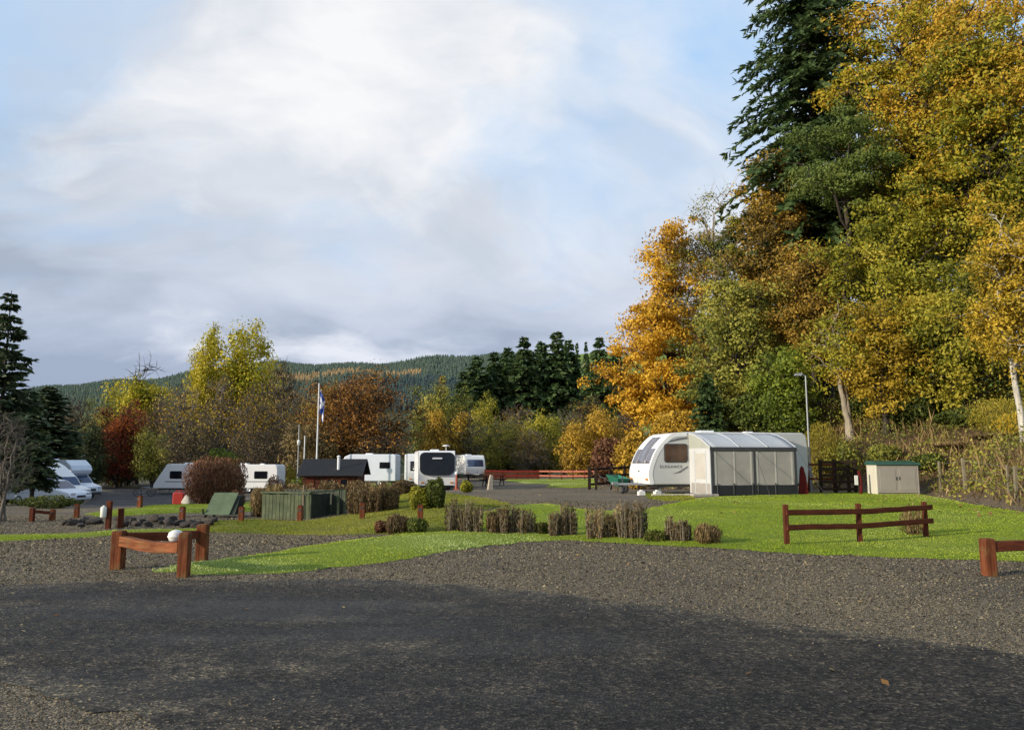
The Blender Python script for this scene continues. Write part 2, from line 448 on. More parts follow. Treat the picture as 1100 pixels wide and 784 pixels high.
def road_mat(name, cols, stones=0.5):
    m, nt, b = new_mat(name)
    tc = N(nt, 'ShaderNodeTexCoord'); o = tc.outputs['Object']
    vo = N(nt, 'ShaderNodeTexVoronoi'); vo.inputs['Scale'].default_value = 44; nt.links.new(o, vo.inputs['Vector'])
    sp = N(nt, 'ShaderNodeSeparateColor'); nt.links.new(vo.outputs['Color'], sp.inputs[0])
    ag = ramp(nt, sp.outputs[0], [(0.0, (0.3,) * 3), (0.6, (0.9,) * 3), (0.88, (1.7, 1.6, 1.45)), (1, (3.4, 3.1, 2.6))])
    mp = N(nt, 'ShaderNodeMapping'); mp.inputs['Rotation'].default_value = (0, 0, R(-16)); mp.inputs['Scale'].default_value = (0.22, 1.0, 1); nt.links.new(o, mp.inputs[0])
    f = noise(nt, mp.outputs[0], 0.9, 7, 0.62, 0.6); r = ramp(nt, f, [(0.3, cols[0]), (0.5, cols[1]), (0.72, cols[2])])
    f5 = noise(nt, o, 2.2, 6, 0.65, 0.5); r5 = ramp(nt, f5, [(0.36, (0.74, 0.74, 0.76)), (0.5, (1, 1, 1)), (0.66, (1.28, 1.24, 1.16))])
    f3 = noise(nt, mp.outputs[0], 0.45, 5, 0.55, 0.2); r3 = ramp(nt, f3, [(0.58, (0, 0, 0)), (0.76, (0.35,) * 3)])
    f4 = noise(nt, o, 14, 5, 0.7); r4 = ramp(nt, f4, [(0.3, (0.6,) * 3), (0.7, (1.3,) * 3)])
    c = mixc(nt, r3.outputs[0], r.outputs[0], (0.11, 0.093, 0.07))
    da = N(nt, 'ShaderNodeAttribute', attribute_name='dirt'); dm = N(nt, 'ShaderNodeMath', operation='MULTIPLY'); nt.links.new(da.outputs['Fac'], dm.inputs[0]); nt.links.new(ramp(nt, f5, [(0.35, (0.1,) * 3), (0.6, (1, 1, 1))]).outputs[0], dm.inputs[1])
    c = mixc(nt, dm.outputs[0], c, (0.17, 0.145, 0.105))
    c = mixc(nt, 1, c, ag.outputs[0], 'MULTIPLY'); c = mixc(nt, 0.9, c, r4.outputs[0], 'MULTIPLY'); c = mixc(nt, 1, c, r5.outputs[0], 'MULTIPLY')
    nt.links.new(c, b.inputs['Base Color'])
    rr_ = ramp(nt, f, [(0.35, (0.5,) * 3), (0.65, (0.85,) * 3)]); nt.links.new(rr_.outputs[0], b.inputs['Roughness']); b.inputs['Specular IOR Level'].default_value = 0.14
    bp = N(nt, 'ShaderNodeBump'); bp.inputs['Strength'].default_value = 0.7; bp.inputs['Distance'].default_value = 0.014
    ad = N(nt, 'ShaderNodeMath', operation='ADD'); nt.links.new(vo.outputs['Distance'], ad.inputs[0]); nt.links.new(f4, ad.inputs[1])
    nt.links.new(ad.outputs[0], bp.inputs['Height']); nt.links.new(bp.outputs[0], b.inputs['Normal'])
    return m
M_road = road_mat('asphalt', [(0.021, 0.019, 0.0165), (0.033, 0.0295, 0.0255), (0.052, 0.046, 0.038)])
M_tarmac = road_mat('tarmac', [(0.03, 0.03, 0.034), (0.045, 0.045, 0.05), (0.075, 0.07, 0.068)])

def W(*px): return [G(*p)[:2] for p in px]
road_pts = W((-60, 634), (0, 629), (80, 625), (150, 624), (230, 623), (300, 623), (360, 621), (420, 622), (490, 627), (560, 634), (630, 642), (700, 650), (750, 656), (800, 664), (870, 673), (950, 684), (1020, 692), (1140, 706)) + \
    [(16, 5.5), (22, 3), (22, -10), (-14, -10), (-4.0, -2)] + W((330, 860), (230, 800), (170, 780), (110, 762), (50, 748), (0, 738), (-60, 728))
road_ol = sheet('road', road_pts, M_road, 0.006, grid=0.22, step=0.2, jit=0.07)
rme = bpy.data.objects['road'].data; rv = np.empty(len(rme.vertices) * 3, np.float32); rme.vertices.foreach_get('co', rv); rv = rv.reshape(-1, 3)
dirt = np.zeros(len(rv))
for px, py, w_, d_, k_ in ((262, 714, .75, .35, 1), (405, 698, .6, .35, .9), (330, 665, .5, .3, .5), (500, 650, .9, .35, .5), (700, 700, .9, .4, .4), (200, 690, 1.0, .3, .35), (640, 640, 1.2, .25, .6), (860, 690, 1.2, .4, .5), (60, 650, 1.5, .35, .6), (560, 740, .5, .25, .5)):
    c_ = G(px, py); dirt = np.maximum(dirt, .5 * k_ * np.exp(-((rv[:, 0] - c_[0]) / w_) ** 2 - ((rv[:, 1] - c_[1]) / d_) ** 2))
e_ = segdist(rv[:, 0], rv[:, 1], road_ol, True); dirt = np.maximum(dirt, 0.7 * np.exp(-e_ / 0.3))
a = rme.attributes.new('dirt', 'FLOAT', 'POINT'); a.data.foreach_set('value', dirt.astype(np.float32))
drive_pts = W((60, 545), (98, 536), (112, 527), (108, 517), (135, 515.5), (192, 515.5), (206, 522), (222, 530), (215, 537), (190, 540), (130, 544))
sheet('tarmac_drive', drive_pts, M_tarmac, 0.006, grid=0.8, jit=0.06)
LAWNS = [
    ('lawn', W((163, 613), (205, 618), (300, 616), (360, 610), (425, 603), (491, 591), (560, 582), (610, 580), (690, 585), (760, 588), (845, 594), (960, 599), (1060, 602), (1180, 608), (1180, 565),
               (1100, 550), (1040, 541), (985, 530), (925, 528.5), (860, 530), (765, 534), (730, 539), (690, 548), (640, 549), (612, 545), (590, 541), (545, 543), (518, 551), (503, 570), (440, 574), (380, 580), (290, 594), (210, 604)), M_lawn, 1.0),
    ('lawn', W((222, 572), (330, 574.5), (430, 574), (496, 571), (505, 560), (512, 549.5), (548, 541), (520, 535), (480, 530), (440, 530), (425, 533), (420, 545), (330, 560), (280, 558), (225, 560)), M_roughlawn, 1.3),
    ('lawn', W((-40, 576), (60, 574), (120, 570), (170, 568.5), (236, 568), (236, 570.5), (170, 571.5), (120, 575), (60, 579), (0, 582), (-40, 584)), M_lawn, 1.0),
    ('lawn', W((90, 552), (120, 548), (150, 545.5), (190, 542), (222, 541), (262, 539), (286, 537), (286, 547), (262, 550), (226, 551), (190, 551), (150, 553), (110, 556)), M_lawn, 1.0),
    ('lawn', W((383, 522), (388, 516), (405, 514), (428, 516), (446, 521), (436, 525), (405, 526)), M_lawn, 1.2),
    ('lawn', W((540, 515.5), (590, 514.5), (640, 514), (643, 523), (615, 524), (585, 523.5), (592, 520), (560, 519)), M_lawn, 1.0),
    ('lawn', W((692, 530), (742, 530), (745, 537.5), (715, 539), (695, 535)), M_roughlawn, 1.0),
]
LAWN_OL = []
for nm, pts, mt, hgt in LAWNS:
    far = np.mean([p[1] for p in pts]) > 30
    LAWN_OL.append((sheet(nm, pts, mt, 0.05, 0.006, grid=0.8 if far else 0.4, step=0.4 if far else 0.2, jit=0.05), mt, hgt))

# grass blades on the lawns (nobody could count them)
def blades(name, ol, mat, hgt):
    lo, hi = ol.min(0), ol.max(0); A = (hi - lo).prod()
    n = int(A * 900); x = rng.uniform(lo[0], hi[0], n); y = rng.uniform(lo[1], hi[1], n)
    d = np.hypot(x, y); keep = (rng.random(n) < np.clip((13.0 / d) ** 1.3, 0, 1)) & pip(x, y, ol) & (np.abs(x) < d * 0.85)
    x, y, d = x[keep], y[keep], d[keep]; n = len(x)
    e = segdist(x, y, ol, True)
    h = hgt * rng.uniform(0.012, 0.032, n) * (1 + 0.25 * np.sin(x * 2.1) * np.sin(y * 1.7 + x)) * np.where(e < 0.12, 1.5, 1) 
    w = rng.uniform(0.006, 0.012, n) * np.clip(d / 12, 1, 2.6)
    a = rng.uniform(0, 2 * np.pi, n); z = tz(x, y) + 0.006 + 0.044 * sm(0, 0.35, e) - 0.01
    lx, ly = rng.normal(0, 0.4, n) * h, rng.normal(0, 0.4, n) * h
    dx, dy = np.cos(a) * w, np.sin(a) * w
    V = np.stack([np.stack([x - dx, y - dy, z], 1), np.stack([x + dx, y + dy, z], 1), np.stack([x + lx, y + ly, z + h], 1)], 1).reshape(-1, 3)
    dew = 0.30 * (sm(2.2, -0.5, x) * sm(18, 16, y) + (y > 45)) if mat is M_blade else 0
    t = np.clip(0.5 + dew + 0.22 * np.sin(x * 0.8 + 2 * np.sin(y * 0.5)) + rng.normal(0, 0.08, n), 0, 1)
    tag(link(name, np_mesh(name, V, np.arange(3 * n).reshape(-1, 3), t), mat), kind='stuff', label='short blades of bright green grass', cat='grass')
M_blade = leafmat('grass_blades', [(0.145, 0.205, 0.012), (0.245, 0.325, 0.02), (0.335, 0.395, 0.038), (0.48, 0.55, 0.22)], 0.3)
M_roughblade = leafmat('rough_grass_blades', [(0.08, 0.11, 0.012), (0.18, 0.21, 0.018), (0.29, 0.29, 0.03), (0.40, 0.34, 0.09)], 0.3)
gl = ['bright green mown grass of the long lawn with the two-rail fence', 'rough yellow-green grass round the clipped bushes', 'thin strip of grass behind the low rail fence',
      'lit grass verge by the tarmac drive', 'grass mound before the motorhome by the hut', 'pale grass before the far red fence', 'grass under the nose of the big caravan']
for i, (ol, mt, hgt) in enumerate(LAWN_OL):
    blades('grass', ol, M_blade if mt is M_lawn else M_roughblade, hgt)
    COL.objects[-1]['label'] = gl[i]

# loose stones
def stones(name, n, xr, yr, keepf, size, mat, label):
    x = rng.uniform(*xr, n); y = rng.uniform(*yr, n); d = np.hypot(x, y)
    k = keepf(x, y, d) & (np.abs(x) < y * 0.72 + 1.5)
    x, y, d = x[k], y[k], d[k]; n = len(x)
    s = rng.gamma(4, 0.25, n) * size * np.clip(d / 10, 0.8, 1.8)
    O = np.array([(1, 0, 0), (-.5, .87, 0), (-.5, -.87, 0), (0.2, .1, .75), (-.15, -.1, .7)])
    a = rng.uniform(0, 2 * np.pi, n); c, sn = np.cos(a), np.sin(a)
    Oj = O[None] * rng.uniform(0.6, 1.25, (n, 5, 3))
    px_ = (Oj[:, :, 0] * c[:, None] - Oj[:, :, 1] * sn[:, None]) * s[:, None] + x[:, None]
    py_ = (Oj[:, :, 0] * sn[:, None] + Oj[:, :, 1] * c[:, None]) * s[:, None] + y[:, None]
    pz_ = Oj[:, :, 2] * s[:, None] + (tz(x, y) + 0.004)[:, None]
    V = np.stack([px_, py_, pz_], 2).reshape(-1, 3)
    Ft = np.array([(0, 1, 3), (1, 4, 3), (1, 2, 4), (2, 0, 4), (0, 3, 4)])
    F = (Ft[None] + 5 * np.arange(n)[:, None, None]).reshape(-1, 3)
    tag(link(name, np_mesh(name, V, F, np.repeat(rng.random(n), 5)), mat), kind='stuff', label=label, cat='gravel')
def outside(x, y):
    k = np.ones(len(x), bool)
    for ol, *_ in LAWN_OL: k &= ~pip(x, y, ol)
    return k
M_stone = leafmat('gravel_stones', [(0.022, 0.018, 0.012), (0.075, 0.058, 0.034), (0.175, 0.134, 0.077), (0.37, 0.295, 0.18)], 0, 0.8)
M_chip = leafmat('road_chippings', [(0.018, 0.018, 0.018), (0.045, 0.042, 0.038), (0.15, 0.135, 0.11)], 0, 0.8)
M_litter = leafmat('fallen_leaves', [(0.10, 0.05, 0.02), (0.25, 0.13, 0.04), (0.38, 0.24, 0.07), (0.42, 0.34, 0.2)], 0.2)
def gk(x, y, d):
    k = (rng.random(len(x)) < np.clip((9.5 / d) ** 1.4, 0, 1)) & outside(x, y)
    e = segdist(x, y, road_ol, True)
    return k & (~pip(x, y, road_ol) | (rng.random(len(x)) < np.exp(-e / 0.32) * 0.7)) & ~pip(x, y, BANK)
stones('gravel', 900000, (-18, 18), (4, 28), gk, 0.0085, M_stone, 'loose grey-brown gravel stones')
stones('road_chippings', 260000, (-9, 11), (3.2, 15), lambda x, y, d: pip(x, y, road_ol) & (rng.random(len(x)) < np.clip((7 / d) ** 1.5, 0, 1) * (0.35 + 0.65 * (np.sin(x * 0.7 + y * 2.2) > 0.2))), 0.006, M_chip, 'small loose chippings on the dark asphalt')

# ------------------------------------------------------------------ hills and the far conifer forest
SK = np.array([(-600, 444), (-100, 432), (0, 428), (60, 420), (130, 411), (200, 402), (300, 395), (400, 391), (500, 387), (560, 385), (600, 382), (640, 379), (700, 380), (800, 372), (1000, 362), (1700, 350)], float)
def hill_z(u, r):
    """u = x/y direction, r = distance"""
    px_ = 550 + u * FPX
    tanel = (492 - np.interp(px_, SK[:, 0], SK[:, 1])) / FPX
    f = 1500 * tanel + 4
    t = np.clip((r - 240) / 1260, 0, 1.25)
    z = -4 + f * (0.9 * t ** 1.25 + 0.1 * sm(0, 1, t))
    return z + 5 * np.sin(u * 23 + r * 0.006) * t + 3 * np.sin(u * 61 + 2) * t * (r < 1600)
uu = np.linspace(-1.5, 1.7, 200); rs = np.concatenate([np.linspace(230, 1600, 60), [1900, 2400]])
U, RR = np.meshgrid(uu, rs)
Vh = np.stack([(U * RR).ravel(), RR.ravel(), hill_z(U, RR).ravel()], 1)
k = (np.arange(61)[:, None] * 200 + np.arange(199)[None]).ravel()
me = np_mesh('hills', Vh, np.stack([k, k + 1, k + 201, k + 200], 1), smooth=True)
pxh = 550 + FPX * U.ravel(); 
fieldm = sm(590, 610, pxh)
a = me.attributes.new('field', 'FLOAT', 'POINT'); a.data.foreach_set('value', fieldm.astype(np.float32))
def hill_mat():
    m, nt, b = new_mat('hillside')
    tc = N(nt, 'ShaderNodeTexCoord'); at_ = N(nt, 'ShaderNodeAttribute', attribute_name='field')
    f = noise(nt, tc.outputs['Object'], 0.012, 7, 0.65)
    fo = ramp(nt, f, [(0.35, (0.02, 0.032, 0.02)), (0.65, (0.05, 0.06, 0.03))])
    fi = ramp(nt, f, [(0.38, (0.13, 0.19, 0.035)), (0.52, (0.17, 0.24, 0.045)), (0.62, (0.27, 0.2, 0.10))])
    nt.links.new(mixc(nt, at_.outputs['Fac'], fo.outputs[0], fi.outputs[0]), b.inputs['Base Color']); b.inputs['Roughness'].default_value = 0.95
    b.inputs['Specular IOR Level'].default_value = 0.1
    return m
tag(link('hills', me, hill_mat()), kind='structure')

def far_forest():
    n = 26000
    px_ = rng.uniform(-160, 596, n); r = 1560 - 900 * rng.random(n) ** 1.7
    u = (px_ - 550) / FPX; x, y = u * r, r; z = hill_z(u, r)
    h = rng.uniform(9, 16, n) * np.clip(r / 1200, 0.75, 1.1); w = h * rng.uniform(0.17, 0.24, n)
    band = np.sin(u * 14 + 1.0) * 60 + 1230
    larch = (np.abs(r - 1185 - 320 * (u + 0.17)) < 55) & (u > -0.31) & (u < -0.12) & (rng.random(n) < 0.85)
    low = sm(1180, 1040, r) * sm(-0.30, -0.12, u)  # shadow on the lower right slope, painted in as darker trees
    t = np.clip(0.42 + rng.normal(0, 0.10, n) - 0.32 * low, 0, 0.72)
    t = np.where(larch, rng.uniform(0.86, 1, n), t)
    S = 5; L = 3
    Vs = []; Fs = []; ts = []
    for l in range(L):
        zb = z + h * (0.02 + 0.30 * l); zt = z + h * (0.52 + 0.24 * l); wl = w * (1 - 0.27 * l)
        a0 = rng.uniform(0, 6.28, n)
        ring = [np.stack([x + wl * np.cos(a0 + 2 * np.pi * s / S), y + wl * np.sin(a0 + 2 * np.pi * s / S), zb + rng.normal(0, 0.4, n)], 1) for s in range(S)]
        Vs.append(np.stack(ring + [np.stack([x, y, zt], 1)], 1))
    V = np.concatenate(Vs, 1).reshape(-1, 3)
    tri = np.array([(l * (S + 1) + s, l * (S + 1) + (s + 1) % S, l * (S + 1) + S) for l in range(L) for s in range(S)])
    F = (tri[None] + (L * (S + 1)) * np.arange(n)[:, None, None]).reshape(-1, 3)
    m = leafmat('hazy_far_conifers', [(0.032, 0.049, 0.055), (0.048, 0.074, 0.064), (0.066, 0.096, 0.070), (0.09, 0.115, 0.075), (0.20, 0.16, 0.085), (0.31, 0.20, 0.09)], 0, 0.95)  # bluish distance haze is mixed into the needle colours
    tag(link('forest', np_mesh('forest', V, F, np.repeat(t, L * S)), m), kind='stuff', label='far hillside forest of dark conifers with a band of orange larch', cat='forest')
far_forest()
# ------------------------------------------------------------------ trees and shrubs
class Geo:
    def __init__(s): s.V = []; s.F = []; s.t = []; s.n = 0
    def tube(s, P, r, sides=5):
        P = np.asarray(P, float); r = np.asarray(r, float); m = len(P)
        d = np.gradient(P, axis=0); d /= np.linalg.norm(d, axis=1)[:, None] + 1e-9
        ref = np.array([0.3, 1, 0.2]) if abs(d[:, 2]).mean() > 0.7 else np.array([0, 0, 1.0])
        x = np.cross(d, ref); x /= np.linalg.norm(x, axis=1)[:, None] + 1e-9; y = np.cross(d, x)
        a = np.arange(sides) * 2 * np.pi / sides
        V = P[:, None] + (x[:, None] * np.cos(a)[None, :, None] + y[:, None] * np.sin(a)[None, :, None]) * r[:, None, None]
        i, j = np.meshgrid(np.arange(m - 1), np.arange(sides), indexing='ij')
        F = np.stack([i * sides + j, i * sides + (j + 1) % sides, (i + 1) * sides + (j + 1) % sides, (i + 1) * sides + j], 2).reshape(-1, 4)
        s.V.append(V.reshape(-1, 3)); s.F.append(F + s.n); s.n += m * sides; s.t.append(np.full(len(F), 0.5))
    def quads(s, C, u, v, t):
        """rhombic leaves: centre, half axes"""
        V = np.stack([C - u, C - v * 0.9 + u * 0.1, C + u, C + v], 1).reshape(-1, 3); n = len(C)
        s.V.append(V); s.F.append(np.arange(4 * n).reshape(-1, 4) + s.n); s.n += 4 * n; s.t.append(t)
    def mesh(s, name, smooth=False): return np_mesh(name, np.concatenate(s.V), np.concatenate(s.F), np.clip(np.concatenate(s.t), 0, 1), smooth)

def unit(a): return a / (np.linalg.norm(a, axis=-1, keepdims=True) + 1e-9)
def bez(a, c, b, n):
    t = np.linspace(0, 1, n)[:, None]; return a * (1 - t) ** 2 + 2 * c * t * (1 - t) + b * t * t

def leaf_cloud(g, r, C, sig, n, size, t0, tj=0.16, out=None, elong=0.55, up=0.35):
    """n leaves round each of the clump centres C"""
    m = len(C)
    off = r.normal(0, 1, (m, n, 3)); off *= (np.minimum(np.linalg.norm(off, axis=2), 1.9) / (np.linalg.norm(off, axis=2) + 1e-9))[..., None]
    off *= sig[:, None, :]
    P = (C[:, None] + off).reshape(-1, 3)
    keep = r.random(m * n) < np.repeat(r.uniform(0.35, 1.05, m), n)
    nrm = unit(unit(off.reshape(-1, 3)) * 1.25 + r.normal(0, 0.6, (m * n, 3)) + np.array([0, 0, up]))
    a = unit(np.cross(nrm, r.normal(0, 1, (m * n, 3)))); b = np.cross(nrm, a)
    s = size * r.uniform(0.6, 1.35, (m * n, 1))
    t = np.repeat(t0, n) + r.normal(0, tj, m * n)
    g.quads(P[keep], (a * s)[keep], (b * s * elong)[keep], t[keep])

def deciduous(seed, H, Rw, base=0.25, limbs=26, sub=7, leaves=120, leaf=0.15, sig=0.55, sub_r=1.3, grad=0.0, trunk_r=None, twigs=0, lean=0, mid=0.45, squash=0.75, bare_top=False, stems=1, lobes=0.22, thin=1.0, bare_low=0.0, spread=5.0):
    """trunk with limbs, and a crown of leaf clumps hung on sub-branches"""
    r = np.random.default_rng(seed)
    tr = Geo(); cr = Geo()
    tr_r = trunk_r or H * 0.017 + 0.05
    zb = H * base; zc = zb + (H - zb) * mid
    roots = [np.array([0, 0, 0.0])] if stems == 1 else [np.array([math.cos(q * 2.1) * .25, math.sin(q * 2.1) * .25, 0]) * stems ** .5 * min(1, spread / 5) for q in range(stems)]
    trunks = []
    for q, rt in enumerate(roots):
        hgt = H * (0.9 if stems == 1 else r.uniform(0.65, 0.9))
        tp = rt * (1 if stems == 1 else spread) + np.array([r.normal(0, .03 if stems == 1 else .08) * H + lean * H, r.normal(0, .03) * H, hgt])
        P = bez(rt + np.array([0, 0, -0.3]), (rt + tp) / 2 + np.array([r.normal(0, .03) * H - lean * H * .3, r.normal(0, .02) * H, 0]), tp, 12)
        P[2:-1] += r.normal(0, 0.008 * H, (9, 3)) * [1, 1, 0.2]
        rad = tr_r / stems ** 0.4 * (1 - np.linspace(0, 1, 12)) ** 0.75 + 0.015; rad[0] *= 1.5; rad[1] *= 1.12
        tr.tube(P, rad, 9); trunks.append((P, rad))
    ph = r.uniform(0, 6.28, 6)
    cs = []; C0 = []
    for i in range(limbs):
        # a direction in the crown, spread evenly, pushed in and out by lobes
        k = (i + 0.5) / limbs; ct = 1 - 1.75 * k; ct = max(-0.8, ct); az = i * 2.39996 + r.normal(0, 0.3); st = math.sqrt(max(0, 1 - ct * ct))
        rad = (1 + lobes * math.sin(3 * az + ph[0] + 4 * ct) + lobes * 0.7 * math.sin(5 * az + ph[1] - 3 * ct)) * r.uniform(0.5, 1.05)
        vert = (H - zc) if ct > 0 else (zc - zb)
        e = np.array([Rw * st * math.cos(az) * rad + lean * H * .8, Rw * st * math.sin(az) * rad, zc + vert * ct * min(rad, 1.0) * (1 if ct < 0 else 1.0)])
        P, trad = trunks[i % len(trunks)]
        z0 = np.clip(e[2] - (0.35 + 0.4 * st) * np.hypot(e[0], e[1]) - 0.08 * H, zb * 0.75, P[-2, 2])
        j = int(np.clip(np.searchsorted(P[:, 2], z0), 1, 10)); a = P[j]
        c = (a + e) / 2 + np.array([0, 0, 0.10 * H * r.uniform(-.2, 1)]) + r.normal(0, 0.03 * H, 3)
        L = bez(a, c, e, 8); L[1:-1] += r.normal(0, 0.008 * H, (6, 3))
        rr0 = min(trad[j] * 0.6, 0.022 * np.linalg.norm(e - a) + 0.012)
        tr.tube(L, np.linspace(rr0, 0.014, 8), 5)
        tcl = r.normal(0, 0.19)
        for q in range(sub):
            f = r.uniform(0.35, 1.0); b0 = L[int(f * 7)]
            dirn = unit(r.normal(0, 1, 3) + unit(b0 - np.array([lean * H, 0, zc])) * 0.5 + np.array([0, 0, 0.15])) * sub_r * r.uniform(0.4, 1.25) * [1, 1, squash]
            b1 = b0 + dirn
            tr.tube(bez(b0, b0 + dirn * 0.5 + np.array([0, 0, 0.15 * sub_r]), b1, 4), np.linspace(0.02 * sub_r, 0.006, 4) * thin, 3)
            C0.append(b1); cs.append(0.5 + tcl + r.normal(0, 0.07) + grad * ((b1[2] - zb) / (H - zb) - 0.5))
            for w in range(twigs):
                d2 = unit(r.normal(0, 1, 3) + unit(dirn) * 0.9 + np.array([0, 0, 0.5])) * sub_r * r.uniform(0.4, 1.0)
                tr.tube(np.array([b1, b1 + d2 * .55 + r.normal(0, .05, 3), b1 + d2]), np.array([0.011, 0.008, 0.003]) * thin, 3)
    C0 = np.array(C0); cs = np.array(cs)
    if leaves:
        if bare_top: k = C0[:, 2] < H * bare_top; C0, cs = C0[k], cs[k]
        if bare_low: k = C0[:, 2] > H * bare_low * r.uniform(.8, 1.2, len(C0)); C0, cs = C0[k], cs[k]
        sg = sig * r.uniform(0.55, 1.55, (len(C0), 1)) * np.array([[1, 1, squash]])
        leaf_cloud(cr, r, C0, sg, leaves, leaf, cs)
    return tr.mesh('trunk', True), (cr.mesh('crown') if leaves else None)

def conifer(seed, H, Rw, base=0.05, whorls=40, per=6, sprays=26, spray=0.35, droop=0.25, trunk_r=None, shape=1.0, ragged=0.25, tj=0.14, wide=0.42):
    r = np.random.default_rng(seed); tr = Geo(); cr = Geo()
    tr_r = trunk_r or H * 0.012 + 0.04
    zz_ = np.linspace(-0.3, H, 10); tr.tube(np.stack([np.cumsum(r.normal(0, .01 * tr_r, 10)), np.zeros(10), zz_], 1), tr_r * (1 - np.linspace(0, 1, 10)) + 0.02, 8)
    U = []; Vv = []; C = []; T = []
    for w in range(whorls):
        k = (w + r.uniform(0, .8)) / whorls; z = H * (base + (1 - base) * k)
        Lk = Rw * min(1.0, (1 - k) ** shape * 1.12 + 0.03) * (0.75 + 0.25 * min(1, k * 6))
        tw = r.normal(0, 0.08)
        for q in range(per):
            az = r.uniform(0, 6.28); L = Lk * r.uniform(1 - 2 * ragged, 1 + ragged * .5); L = max(L, 0.15)
            dv = np.array([math.cos(az), math.sin(az), 0])
            rise = r.uniform(-.1, .35) * (0.4 + k); m = 6
            t = np.linspace(0, 1, m)[:, None]
            P = np.array([0, 0, z]) + dv * L * t + np.array([0, 0, 1]) * L * (rise * t - (droop + 0.15 * (1 - k)) * t ** 2)
            tr.tube(P, np.linspace(max(0.012, 0.010 * L + .01), 0.005, m), 3)
            n = max(4, int(sprays * (0.25 + 0.75 * L / Rw)))
            f = r.uniform(0.12, 1.02, n); b = np.stack([np.interp(f, t[:, 0], P[:, i]) for i in range(3)], 1)
            side = np.cross(dv, [0, 0, 1.0]) * r.choice([-1, 1], n)[:, None]
            sdir = unit(side * r.uniform(0.3, 1.1, (n, 1)) + dv * r.uniform(0.2, 1, (n, 1)) + np.stack([np.zeros(n), np.zeros(n), r.normal(-0.35, 0.3, n)], 1))
            sl = spray * r.uniform(0.6, 1.4, (n, 1)) * (0.6 + 0.6 * L / Rw)
            nrm = unit(np.cross(sdir, r.normal(0, 1, (n, 3)) + np.array([0, 0, .2])))
            C.append(b + sdir * sl * 0.7); U.append(sdir * sl); Vv.append(nrm * sl * wide); T.append(0.5 + tw + r.normal(0, tj, n) + 0.18 * (f - 0.5))
    cr.quads(np.concatenate(C), np.concatenate(U), np.concatenate(Vv), np.concatenate(T))
    return tr.mesh('trunk', True), cr.mesh('crown')

def poplar_like(seed, H, Rw, **k): return deciduous(seed, H, Rw, **k)

